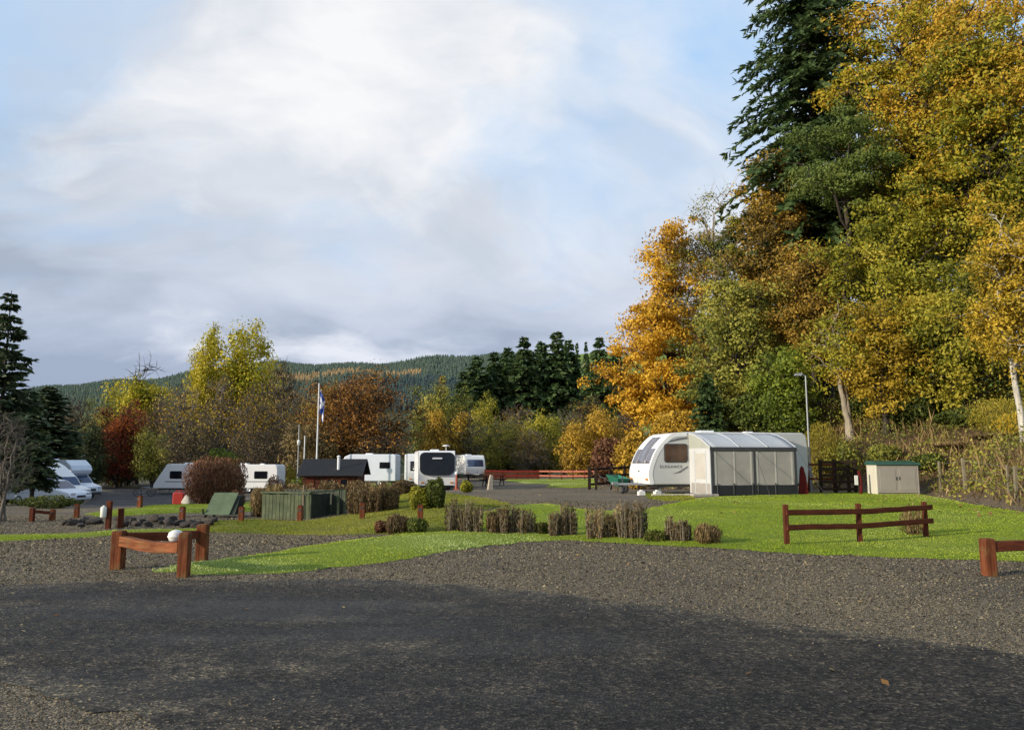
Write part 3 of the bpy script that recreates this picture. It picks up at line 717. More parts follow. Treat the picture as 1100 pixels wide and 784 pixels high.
PAL = {
    'orange': leafmat('orange_leaves', [(0.16, 0.075, 0.010), (0.42, 0.22, 0.016), (0.62, 0.36, 0.025), (0.74, 0.48, 0.05)], 0.28),
    'gold': leafmat('golden_leaves', [(0.10, 0.085, 0.012), (0.33, 0.23, 0.018), (0.52, 0.35, 0.028), (0.64, 0.46, 0.06)], 0.28),
    'yellowgreen': leafmat('yellow_green_leaves', [(0.055, 0.0715, 0.011), (0.198, 0.209, 0.0198), (0.374, 0.33, 0.0286), (0.55, 0.44, 0.055)], 0.28),
    'mixed': leafmat('turning_leaves', [(0.05, 0.07, 0.010), (0.15, 0.17, 0.016), (0.34, 0.30, 0.022), (0.47, 0.31, 0.028), (0.55, 0.32, 0.03)], 0.28),
    'olive': leafmat('olive_leaves', [(0.0624, 0.0858, 0.0187), (0.1716, 0.1872, 0.0312), (0.312, 0.2964, 0.0468), (0.4992, 0.4212, 0.078)], 0.26),
    'green': leafmat('green_leaves', [(0.035, 0.055, 0.010), (0.10, 0.14, 0.016), (0.20, 0.25, 0.022), (0.32, 0.35, 0.04)], 0.26),
    'bronze': leafmat('bronze_leaves', [(0.0747, 0.0523, 0.0179), (0.2242, 0.1495, 0.0239), (0.4036, 0.2392, 0.0329), (0.5681, 0.3887, 0.0598)], 0.26),
    'rust': leafmat('rust_red_leaves', [(0.06, 0.012, 0.008), (0.17, 0.028, 0.012), (0.28, 0.055, 0.014), (0.38, 0.11, 0.02)], 0.26),
    'beech': leafmat('beech_leaves', [(0.0966, 0.0414, 0.0138), (0.2208, 0.0966, 0.0221), (0.345, 0.1588, 0.0276), (0.4968, 0.2484, 0.0414)], 0.26),
    'buff': leafmat('buff_leaves', [(0.119, 0.0728, 0.037), (0.2513, 0.1521, 0.0661), (0.3835, 0.238, 0.0926), (0.5025, 0.3438, 0.1323)], 0.26),
    'lemon': leafmat('lemon_leaves', [(0.17, 0.18, 0.012), (0.42, 0.37, 0.02), (0.60, 0.50, 0.03), (0.72, 0.58, 0.06)], 0.28),
    'fir': leafmat('fir_needles', [(0.016, 0.036, 0.014), (0.042, 0.078, 0.026), (0.075, 0.12, 0.035), (0.13, 0.17, 0.055)], 0.2),
    'spruce': leafmat('spruce_needles', [(0.014, 0.028, 0.013), (0.034, 0.056, 0.024), (0.062, 0.088, 0.034), (0.10, 0.125, 0.048)], 0.15),
    'pine': leafmat('pine_needles', [(0.024, 0.048, 0.0096), (0.068, 0.116, 0.0192), (0.128, 0.176, 0.032), (0.2, 0.24, 0.048)], 0.25),
    'thicket': leafmat('thicket_leaves', [(0.0528, 0.0384, 0.0216), (0.144, 0.1008, 0.0432), (0.252, 0.1872, 0.072), (0.408, 0.288, 0.108)], 0.2),
    'deepgreen': leafmat('deep_green_leaves', [(0.015, 0.0225, 0.0088), (0.04, 0.0562, 0.0175), (0.075, 0.0938, 0.0275), (0.125, 0.1375, 0.0438)], 0.2),
    'bush': leafmat('bush_leaves', [(0.05, 0.035, 0.02), (0.12, 0.08, 0.035), (0.20, 0.14, 0.06), (0.30, 0.22, 0.11)], 0.3),
    'redbush': leafmat('red_bush_leaves', [(0.06, 0.022, 0.018), (0.14, 0.06, 0.035), (0.24, 0.11, 0.05), (0.34, 0.2, 0.09)], 0.3),
    'greenbush': leafmat('green_bush_leaves', [(0.02, 0.035, 0.01), (0.06, 0.085, 0.016), (0.13, 0.15, 0.025), (0.24, 0.24, 0.04)], 0.35),
    'yellowbush': leafmat('yellow_bush_leaves', [(0.10, 0.09, 0.012), (0.24, 0.2, 0.02), (0.38, 0.3, 0.03), (0.46, 0.4, 0.06)], 0.35),
    'straw': leafmat('dry_stems', [(0.07, 0.045, 0.02), (0.18, 0.12, 0.05), (0.32, 0.22, 0.09), (0.48, 0.35, 0.15)], 0.3),
    'ochre': leafmat('ochre_leaves', [(0.1242, 0.0745, 0.0149), (0.3229, 0.1987, 0.0223), (0.5216, 0.3229, 0.0323), (0.6458, 0.4347, 0.0621)], 0.26),
}
BARK = {
    'dark': barkmat('dark_bark', (0.018, 0.013, 0.010), (0.07, 0.05, 0.035)),
    'grey': barkmat('grey_bark', (0.06, 0.05, 0.04), (0.20, 0.17, 0.13)),
    'pale': barkmat('pale_bark', (0.18, 0.15, 0.11), (0.42, 0.36, 0.26)),
    'birch': barkmat('birch_bark', (0.30, 0.27, 0.22), (0.72, 0.68, 0.58), 0.6),
    'brown': barkmat('brown_bark', (0.06, 0.035, 0.018), (0.17, 0.10, 0.055)),
}
def plant(name, label, cat, loc, meshes, pal, bark, rz=0.0, scale=(1, 1, 1), group=None, part='crown', stem='trunk'):
    t = thing(name, label, cat, loc, rz, group); t.scale = scale
    o = link(stem, meshes[0], None, t)
    if not meshes[0].materials: meshes[0].materials.append(BARK[bark])
    elif o.material_slots[0].material != BARK[bark]: o.material_slots[0].link = 'OBJECT'; o.material_slots[0].material = BARK[bark]
    if meshes[1]:
        if not meshes[1].materials: meshes[1].materials.append(PAL[pal])
        c = link(part, meshes[1], None, t)
        if c.material_slots[0].material != PAL[pal]: c.material_slots[0].link = 'OBJECT'; c.material_slots[0].material = PAL[pal]
    return t

def spot(px, pytop, Y, zoff=0.0):
    """ground point under pixel column px at depth Y and the height up to pixel row pytop"""
    x = at(px, 496, Y)[0]; z = onz(x, Y) + zoff
    return (x, Y, z), float(at(px, pytop, Y)[2] - z)
def wpx(px_w, Y): return px_w / FPX * Y / 2

# ---- the wood on the right (each tree its own crown)
def near(name, label, px, top, Y, w, pal, bark, rz=0, **k):
    loc, H = spot(px, top, Y)
    args = dict(seed=int(px * 7 + Y), H=H, Rw=wpx(w, Y), leaf=0.15, sig=0.6, leaves=90)
    args.update(k); args['leaf'] *= 0.74; args['leaves'] = int(args['leaves'] * 1.75); args['sig'] *= 0.62; args['sub'] = int((args.get('sub', 7) + 2) * 0.68); args['sub_r'] = args.get('sub_r', 1.3) * 1.1; args.setdefault('squash', 0.62); args['lobes'] = args.get('lobes', .2) * 1.5
    return plant(name, label, 'tree', loc, deciduous(**args), pal, bark, rz)
T = 'trees of the wood on the bank'
WOOD = []
WOOD.append(near('oak_tree', 'orange autumn oak at the open end of the wood, behind the caravan nose', 722, 243, 60, 142, 'orange', 'dark', limbs=64, sub=9, leaves=105, leaf=0.17, base=0.02, sig=0.8, sub_r=1.6, lobes=0.07, mid=0.36, grad=-0.15))
WOOD.append(near('bare_tree', 'pale twiggy half-bare tree between the orange oak and the tall fir', 772, 205, 58, 96, 'olive', 'pale', limbs=40, sub=9, leaves=34, leaf=0.13, twigs=4, base=0.12, sig=0.8, sub_r=1.7, thin=1.3, lobes=0.12))
WOOD.append(near('green_tree', 'yellow-green leafy tree behind the awning roof', 800, 290, 50, 105, 'olive', 'dark', limbs=34, sub=8, leaves=95, leaf=0.15, base=0.03, sig=0.75, sub_r=1.5, grad=0.1, mid=0.45))
WOOD.append(near('green_tree', 'bright green low tree beside the slim lamp post', 848, 385, 45, 62, 'green', 'dark', limbs=24, sub=7, leaves=110, leaf=0.13, base=0.02, sig=0.6, sub_r=1.0, grad=0.2))
WOOD.append(near('bronze_tree', 'bronze-leaved tree in front of the tall dark fir', 846, 150, 54, 92, 'bronze', 'dark', limbs=42, sub=8, leaves=95, leaf=0.17, base=0.10, sig=0.75, sub_r=1.6, lobes=0.15, mid=0.5))
WOOD.append(near('bronze_tree', 'dull bronze tree at the foot of the fir trunk', 880, 250, 49, 84, 'bronze', 'dark', limbs=32, sub=7, leaves=70, leaf=0.15, base=0.2, sig=0.7, sub_r=1.4))
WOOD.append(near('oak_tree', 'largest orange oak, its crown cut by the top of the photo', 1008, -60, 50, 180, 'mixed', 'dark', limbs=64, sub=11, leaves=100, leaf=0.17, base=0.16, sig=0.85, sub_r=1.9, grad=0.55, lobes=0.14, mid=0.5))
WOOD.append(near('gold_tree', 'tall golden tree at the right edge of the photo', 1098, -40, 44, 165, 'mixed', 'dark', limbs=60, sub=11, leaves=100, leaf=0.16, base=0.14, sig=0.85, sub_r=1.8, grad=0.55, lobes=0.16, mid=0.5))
WOOD.append(near('yellow_tree', 'yellow-green tree filling the wood above the cream store', 975, 215, 45, 130, 'yellowgreen', 'dark', limbs=42, sub=9, leaves=95, leaf=0.15, base=0.18, sig=0.75, sub_r=1.6, grad=0.25))
WOOD.append(near('yellow_tree', 'low yellow tree above the wire fence posts', 1040, 310, 40, 140, 'yellowgreen', 'dark', limbs=36, sub=9, leaves=90, leaf=0.13, base=0.16, sig=0.65, sub_r=1.4, grad=-0.1))
WOOD.append(near('yellow_tree', 'small golden tree leaning out over the cream store', 955, 330, 41, 74, 'gold', 'dark', limbs=22, sub=7, leaves=80, leaf=0.12, base=0.25, sig=0.55, sub_r=1.1))
WOOD.append(near('birch_tree', 'white-trunked birch at the right edge on the bank', 1104, 220, 31, 76, 'gold', 'birch', limbs=34, sub=8, leaves=70, leaf=0.10, base=0.24, sig=0.5, sub_r=0.9, trunk_r=0.12))
WOOD.append(near('sycamore_tree', 'pale forked leaning tree with thin crown behind the dark gate', 915, 330, 42, 60, 'yellowgreen', 'pale', limbs=14, sub=6, leaves=36, leaf=0.12, base=0.45, sig=0.6, sub_r=1.1, stems=2, spread=1.2, lean=-0.13, trunk_r=0.24))
WOOD.append(near('olive_tree', 'dim olive tree at the back of the wood behind the fir trunk', 905, 330, 66, 110, 'olive', 'dark', limbs=34, sub=7, leaves=60, leaf=0.22, base=0.1, sig=0.9, sub_r=1.8))
WOOD.append(near('olive_tree', 'dim olive tree at the back of the wood behind the largest oak', 1010, 160, 64, 160, 'olive', 'dark', limbs=40, sub=8, leaves=60, leaf=0.22, base=0.1, sig=1.0, sub_r=2.0))
WOOD.append(near('olive_tree', 'dim olive tree at the back of the wood at the right edge', 1110, 120, 60, 140, 'olive', 'dark', limbs=36, sub=8, leaves=60, leaf=0.22, base=0.1, sig=1.0, sub_r=2.0))
WOOD.append(near('bronze_tree', 'yellow-bronze tree between the half-bare tree and the fir', 812, 232, 57, 62, 'yellowgreen', 'grey', limbs=26, sub=7, leaves=70, leaf=0.15, base=0.1, sig=0.7, sub_r=1.4))
loc, H = spot(892, -125, 56)
WOOD.append(plant('fir_tree', 'tallest dark green fir behind the bronze trees', 'tree', loc, conifer(5, H, wpx(206, 56), base=0.22, whorls=92, per=9, sprays=110, spray=0.32, droop=0.35, trunk_r=0.55, shape=0.6, ragged=0.32, wide=0.26), 'fir', 'dark'))
WOOD.append(near('pine_tree', 'green pine crown before the trunk of the tallest fir', 914, 116, 48, 96, 'pine', 'dark', limbs=20, sub=9, leaves=150, leaf=0.11, base=0.62, sig=0.7, sub_r=1.3, squash=0.34, lobes=0.3, trunk_r=0.32))
loc, H = spot(763, 402, 47)
WOOD.append(plant('yew_tree', 'small dark green conifer beside the orange oak', 'tree', loc, conifer(15, H, wpx(46, 47), base=0.0, whorls=34, per=8, sprays=60, spray=0.14, droop=0.1, shape=0.6), 'fir', 'dark'))

# ---- shrubs on the bank and under the trees
def shrub_mesh(seed, w, d, h, leaves=900, leaf=0.05, upright=0.0, box=0.0, stems=14, twig=0.012, tj=0.2, shell=0.45):
    """a rounded or clipped shrub: stems from the foot, leaves thick towards its skin"""
    r = np.random.default_rng(seed); st = Geo(); fo = Geo()
    n = leaves
    dirs = unit(r.normal(0, 1, (n, 3))); rad = (1 - shell * r.random(n) ** 1.6)
    if box:
        m = np.abs(dirs).max(1); dirs = dirs * ((1 - box) + box / m)[:, None]
    lump = 1 + 0.10 * np.sin(dirs[:, 0] * 5 + seed) + 0.10 * np.sin(dirs[:, 1] * 6 + seed * 2 + dirs[:, 2] * 4)
    P = dirs * (rad * lump)[:, None] * np.array([w / 2, d / 2, h / 2]) + np.array([0, 0, h * 0.5])
    P[:, 2] = np.maximum(P[:, 2], 0.02)
    if upright:
        u = unit(r.normal(0, 0.35, (n, 3)) + np.array([0, 0, 1.0])); el = 0.35
    else:
        u = unit(r.normal(0, 1, (n, 3))); el = 0.6
    v = unit(np.cross(u, dirs + r.normal(0, 0.6, (n, 3))))
    s = leaf * r.uniform(0.6, 1.4, (n, 1)) * (1 + upright)
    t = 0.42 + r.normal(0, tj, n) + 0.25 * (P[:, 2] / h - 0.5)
    fo.quads(P, u * s, v * s * el / (1 + upright), t)
    for i in range(stems):
        a = r.uniform(0, 6.28); q = r.random() ** .5
        b = np.array([math.cos(a) * w * .2 * q, math.sin(a) * d * .2 * q, -0.05]); e = np.array([math.cos(a) * w * .43 * q, math.sin(a) * d * .43 * q, h * (1.0 - 0.35 * q * q) * r.uniform(.85, 1.06)])
        st.tube(bez(b, (b + e) / 2 + r.normal(0, .04, 3) * w, e, 5), np.linspace(twig, twig * .3, 5), 3)
    return st.mesh('stem', True), fo.mesh('foliage')
def hedge_mesh(seed, w, d, h, cols=7, leaves=2600, leaf=0.028, stems=70, twig=0.006, tj=0.22, fat=1.0, **k):
    """a clipped beech hedge clump: several ragged stools of upright twigs holding dead leaves"""
    r = np.random.default_rng(seed); st = Geo(); fo = Geo(); per = leaves // cols
    for c in range(cols):
        cx = (-.5 + (c + r.uniform(.2, .8)) / cols) * w * .86; cy = r.uniform(-.3, .3) * d; hc = h * r.uniform(.62, 1.0); rx = w / cols * r.uniform(.6, 1.2) * fat + .03; ry = d * r.uniform(.22, .34)
        tint = r.normal(0, .14)
        z = hc * (.02 + 1.08 * r.beta(1.15, 1.5, per)); fl = .62 + .62 * (z / hc) * (1.25 - z / hc)
        a = r.uniform(0, 6.28, per); q = r.uniform(.3, 1, per) ** .6
        P = np.stack([cx + np.cos(a) * q * rx * fl, cy + np.sin(a) * q * ry * fl, z], 1)
        u = unit(np.stack([np.cos(a) * .25, np.sin(a) * .25, np.ones(per)], 1) + r.normal(0, .55, (per, 3))); v = unit(np.cross(u, r.normal(0, 1, (per, 3))))
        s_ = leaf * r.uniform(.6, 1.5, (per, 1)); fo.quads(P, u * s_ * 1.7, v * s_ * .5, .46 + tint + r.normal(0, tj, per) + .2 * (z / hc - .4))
        for i in range(max(3, stems // cols)):
            a = r.uniform(0, 6.28); q = r.random() ** .5
            b = np.array([cx + math.cos(a) * q * rx * .6, cy + math.sin(a) * q * ry * .6, -.04]); e = np.array([cx + math.cos(a) * q * rx * 1.08, cy + math.sin(a) * q * ry * 1.08, hc * r.uniform(.7, 1.16)])
            st.tube(bez(b, (b + e) / 2 + r.normal(0, .015, 3), e, 4), np.linspace(twig, twig * .35, 4), 3)
    return st.mesh('stem', True), fo.mesh('foliage')
def shrub(name, label, px, top, base, w, pal, bark='brown', Y=None, dep=1.0, group=None, cat='bush', **k):
    """px, rows of top and foot, width in pixels; stands where the foot row meets the ground unless Y is given"""
    if Y is None: p = G(px, base); Y = p[1]
    loc, H = spot(px, top, Y)
    wm = 2 * wpx(w, Y)
    mk = hedge_mesh if 'cols' in k else shrub_mesh
    return plant(name, label, cat, loc, mk(int(px * 3 + base), wm, wm * dep, H, **k), pal, bark, part='foliage', stem='stem', group=group)
BK = 'shrubs on the bank below the wood'
for a in [
    ('laurel_bush', 'dark glossy laurel above the cream store', 985, 425, 41, 56, 'greenbush', dict(leaves=5200, leaf=0.10)),
    ('holly_bush', 'dark green holly right of the laurel', 1035, 440, 38, 50, 'greenbush', dict(leaves=4200, leaf=0.09)),
    ('bramble_bush', 'olive bramble behind the dark gate', 903, 474, 38.5, 44, 'olive', dict(leaves=1800, leaf=0.07)),
    ('hazel_bush', 'yellow-leaved hazel scrub just right of the lamp post', 882, 455, 39, 44, 'yellowbush', dict(leaves=4200, leaf=0.055, upright=.2, stems=24, twig=.009)),
    ('bramble_bush', 'low green bramble behind the cream store roof', 950, 477, 37.5, 34, 'olive', dict(leaves=1500, leaf=0.07)),
    ('hazel_bush', 'yellow stemmy scrub at the far right of the bank', 1082, 428, 35, 70, 'yellowbush', dict(leaves=5200, leaf=0.045, upright=.2, stems=30, twig=.008)),
    ('bramble_bush', 'dark leafy bramble by the thin fence posts', 1064, 492, 34.5, 24, 'greenbush', dict(leaves=1500, leaf=0.06)),
    ('bramble_bush', 'dark bramble clump right beside the cream store', 997, 487, 35, 34, 'greenbush', dict(leaves=2200, leaf=0.08)),
    ('scrub_bush', 'buff dry scrub behind the middle wire fence post', 1030, 476, 36, 54, 'straw', dict(leaves=4600, leaf=0.05, upright=.6, stems=36, twig=.007)),
    ('scrub_bush', 'buff dry scrub rising above the bramble and the thin posts', 1075, 474, 35, 60, 'straw', dict(leaves=4600, leaf=0.05, upright=.6, stems=36, twig=.007)),
    ('laurel_bush', 'dark green laurel mass under the yellow-green tree', 940, 425, 45, 60, 'greenbush', dict(leaves=4200, leaf=0.12)),
    ('holly_bush', 'dark holly mass behind the awning roof', 815, 420, 47, 70, 'greenbush', dict(leaves=5200, leaf=0.12)),
    ('scrub_bush', 'orange-buff bracken clump left of the caravan nose', 683, 462, 46, 44, 'ochre', dict(leaves=3200, leaf=0.12)),
    ('scrub_bush', 'red-tinged scrub behind the dark three-rail fence', 655, 470, 58, 40, 'redbush', dict(leaves=2800, leaf=0.13)),
    ('scrub_bush', 'ochre scrub behind the middle of the big caravan', 745, 440, 52, 90, 'ochre', dict(leaves=5200, leaf=0.13)),
    ('hazel_bush', 'thin yellow scrub at the right edge behind the last fence post', 1108, 440, 32, 60, 'gold', dict(leaves=3200, leaf=0.05, upright=.2, stems=24, twig=.008)),
]:
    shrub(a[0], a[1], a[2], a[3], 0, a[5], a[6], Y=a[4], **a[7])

# undergrowth on the bank and leaf litter
def scatter_under():
    n = 90000; x = rng.uniform(8, 44, n); y = rng.uniform(12, 66, n)
    ins = pip(x, y, BANK); d = segdist(x, y, BANK[:11])
    k = ins & (d < 16) & (rng.random(n) < 0.25 + 0.75 * (np.sin(x * .9) * np.sin(y * .8 + 1) > -0.1)) & (x < y * 0.78 + 2) & ~((d < 1.2) & (rng.random(n) < 0.6))
    x, y, d = x[k], y[k], d[k]; n = len(x); z = tz(x, y)
    h = rng.gamma(4, .06, n); g = Geo()
    u = unit(np.stack([rng.normal(0, .35, n), rng.normal(0, .35, n), np.ones(n)], 1)); v = unit(np.cross(u, rng.normal(0, 1, (n, 3))))
    hh = h[:, None]
    g.quads(np.stack([x, y, z], 1) + u * hh * 0.8, u * hh, v * 0.028, 0.42 + rng.normal(0, .22, n))
    tag(link('undergrowth', g.mesh('undergrowth'), PAL['straw']), kind='stuff', label='dry bracken and dead stems covering the bank', cat='undergrowth')
    n = 170000; x = rng.uniform(7, 44, n); y = rng.uniform(10, 66, n)
    k = pip(x, y, BANK) & (segdist(x, y, BANK[:11]) < 18) & (x < y * .78 + 2); x, y = x[k], y[k]; n = len(x); g = Geo()
    lumps = np.clip(np.sin(x * 1.1 + np.sin(y * .8)) * np.sin(y * 1.3 + 1) + .2, 0, 1); z = tz(x, y) + rng.gamma(3, .06, n) * (1 + 4 * lumps); P = np.stack([x, y, z], 1)
    u = unit(rng.normal(0, 1, (n, 3))); v = unit(np.cross(u, rng.normal(0, 1, (n, 3)))); s = rng.uniform(.03, .085, (n, 1))
    g.quads(P, u * s, v * s * .6, 0.45 + 0.3 * np.sin(x * .7) * np.sin(y * .6) + rng.normal(0, .2, n))
    tag(link('undergrowth', g.mesh('undergrowth'), PAL['olive']), kind='stuff', label='low green weeds and brambles covering the bank', cat='undergrowth')
    # fallen leaves
    n = 40000; x = rng.uniform(-9, 26, n); y = rng.uniform(3.5, 60, n); ins = pip(x, y, BANK); d = segdist(x, y, BANK[:11])
    p = np.where(ins, np.exp(-d / 5) * 0.9, np.exp(-d / 1.0) * 0.7 + 0.011 * (x > -2) + 0.005)
    k = rng.random(n) < p; x, y = x[k], y[k]; n = len(x); g = Geo()
    lift = np.full(n, 0.02)
    for ol, *_ in LAWN_OL[:2]: lift = np.where(pip(x, y, ol), 0.085, lift)
    u = unit(np.stack([rng.normal(0, 1, n), rng.normal(0, 1, n), rng.normal(0, .25, n)], 1)); v = unit(np.cross(u, np.stack([rng.normal(0, .3, n), rng.normal(0, .3, n), np.ones(n)], 1)))
    s = rng.uniform(.02, .045, (n, 1)) * np.where(y > 20, 1.8, 1)[:, None]
    g.quads(np.stack([x, y, tz(x, y) + lift], 1), u * s, v * s * .7, rng.random(n))
    tag(link('fallen_leaves', g.mesh('fallen_leaves'), M_litter), kind='stuff', label='fallen brown leaves scattered on the road and the foot of the bank', cat='leaves')
scatter_under()

# ---- trees beyond the site: prototypes shared, scaled to height and width
PRO = {
    'poplar': deciduous(101, 12, 3.2, base=0.05, limbs=34, sub=7, leaves=120, leaf=0.14, sig=0.6, sub_r=1.1, mid=0.45, lobes=0.25, squash=1.1),
    'round': deciduous(102, 10, 5, base=0.12, limbs=60, sub=8, leaves=60, leaf=0.11, sig=0.6, sub_r=1.2, twigs=2, thin=2.2, lobes=0.08, bare_low=0.25, stems=4, trunk_r=.3, spread=3),
    'ragged': deciduous(103, 11, 4, base=0.06, limbs=34, sub=8, leaves=64, leaf=0.14, sig=0.65, sub_r=1.3, twigs=2, thin=2.2, lobes=0.25),
    'twiggy': deciduous(104, 11, 4, base=0.10, limbs=40, sub=8, leaves=14, leaf=0.12, sig=0.7, sub_r=1.4, twigs=4, thin=2.4, lobes=0.2, bare_low=0.3),
    'twiggy2': deciduous(105, 11, 4, base=0.10, limbs=40, sub=8, leaves=17, leaf=0.12, sig=0.7, sub_r=1.5, twigs=4, thin=2.4, lobes=0.2, bare_low=0.42),
    'shrubby': deciduous(106, 6, 3.4, base=0.0, limbs=26, sub=7, leaves=110, leaf=0.14, sig=0.6, sub_r=1.0, stems=3, lobes=0.2),
    'halfbare': deciduous(107, 12, 3.6, base=0.08, limbs=36, sub=8, leaves=70, leaf=0.14, sig=0.6, sub_r=1.2, twigs=2, thin=2.2, bare_top=0.78, lobes=0.2),
    'fir': conifer(108, 20, 4.2, base=0.05, whorls=44, per=9, sprays=40, spray=0.42, droop=0.3, shape=0.75, ragged=0.22),
    'fir2': conifer(109, 20, 4.2, base=0.05, whorls=40, per=9, sprays=40, spray=0.45, droop=0.25, shape=0.6, ragged=0.3),
    'spiky': conifer(110, 16, 3.4, base=0.03, whorls=36, per=8, sprays=44, spray=0.34, droop=0.15, shape=0.8, ragged=0.3),
}
SIZE = {'poplar': (12, 3.2), 'round': (10, 5), 'ragged': (11, 4), 'twiggy': (11, 4), 'twiggy2': (11, 4), 'shrubby': (6, 3.4), 'halfbare': (12, 3.6), 'fir': (20, 4.2), 'fir2': (20, 4.2), 'spiky': (16, 3.4)}
def far(name, label, px, top, Y, w, proto, pal, bark='dark', rz=None, cat='tree', group='trees beyond the camp site'):
    loc, H = spot(px, top, Y)
    h0, r0 = SIZE[proto]; sc = wpx(w, Y) / r0
    return plant(name, label, cat, loc, PRO[proto], pal, bark, rz if rz is not None else px * 1.7, (sc, sc, H / h0), group)
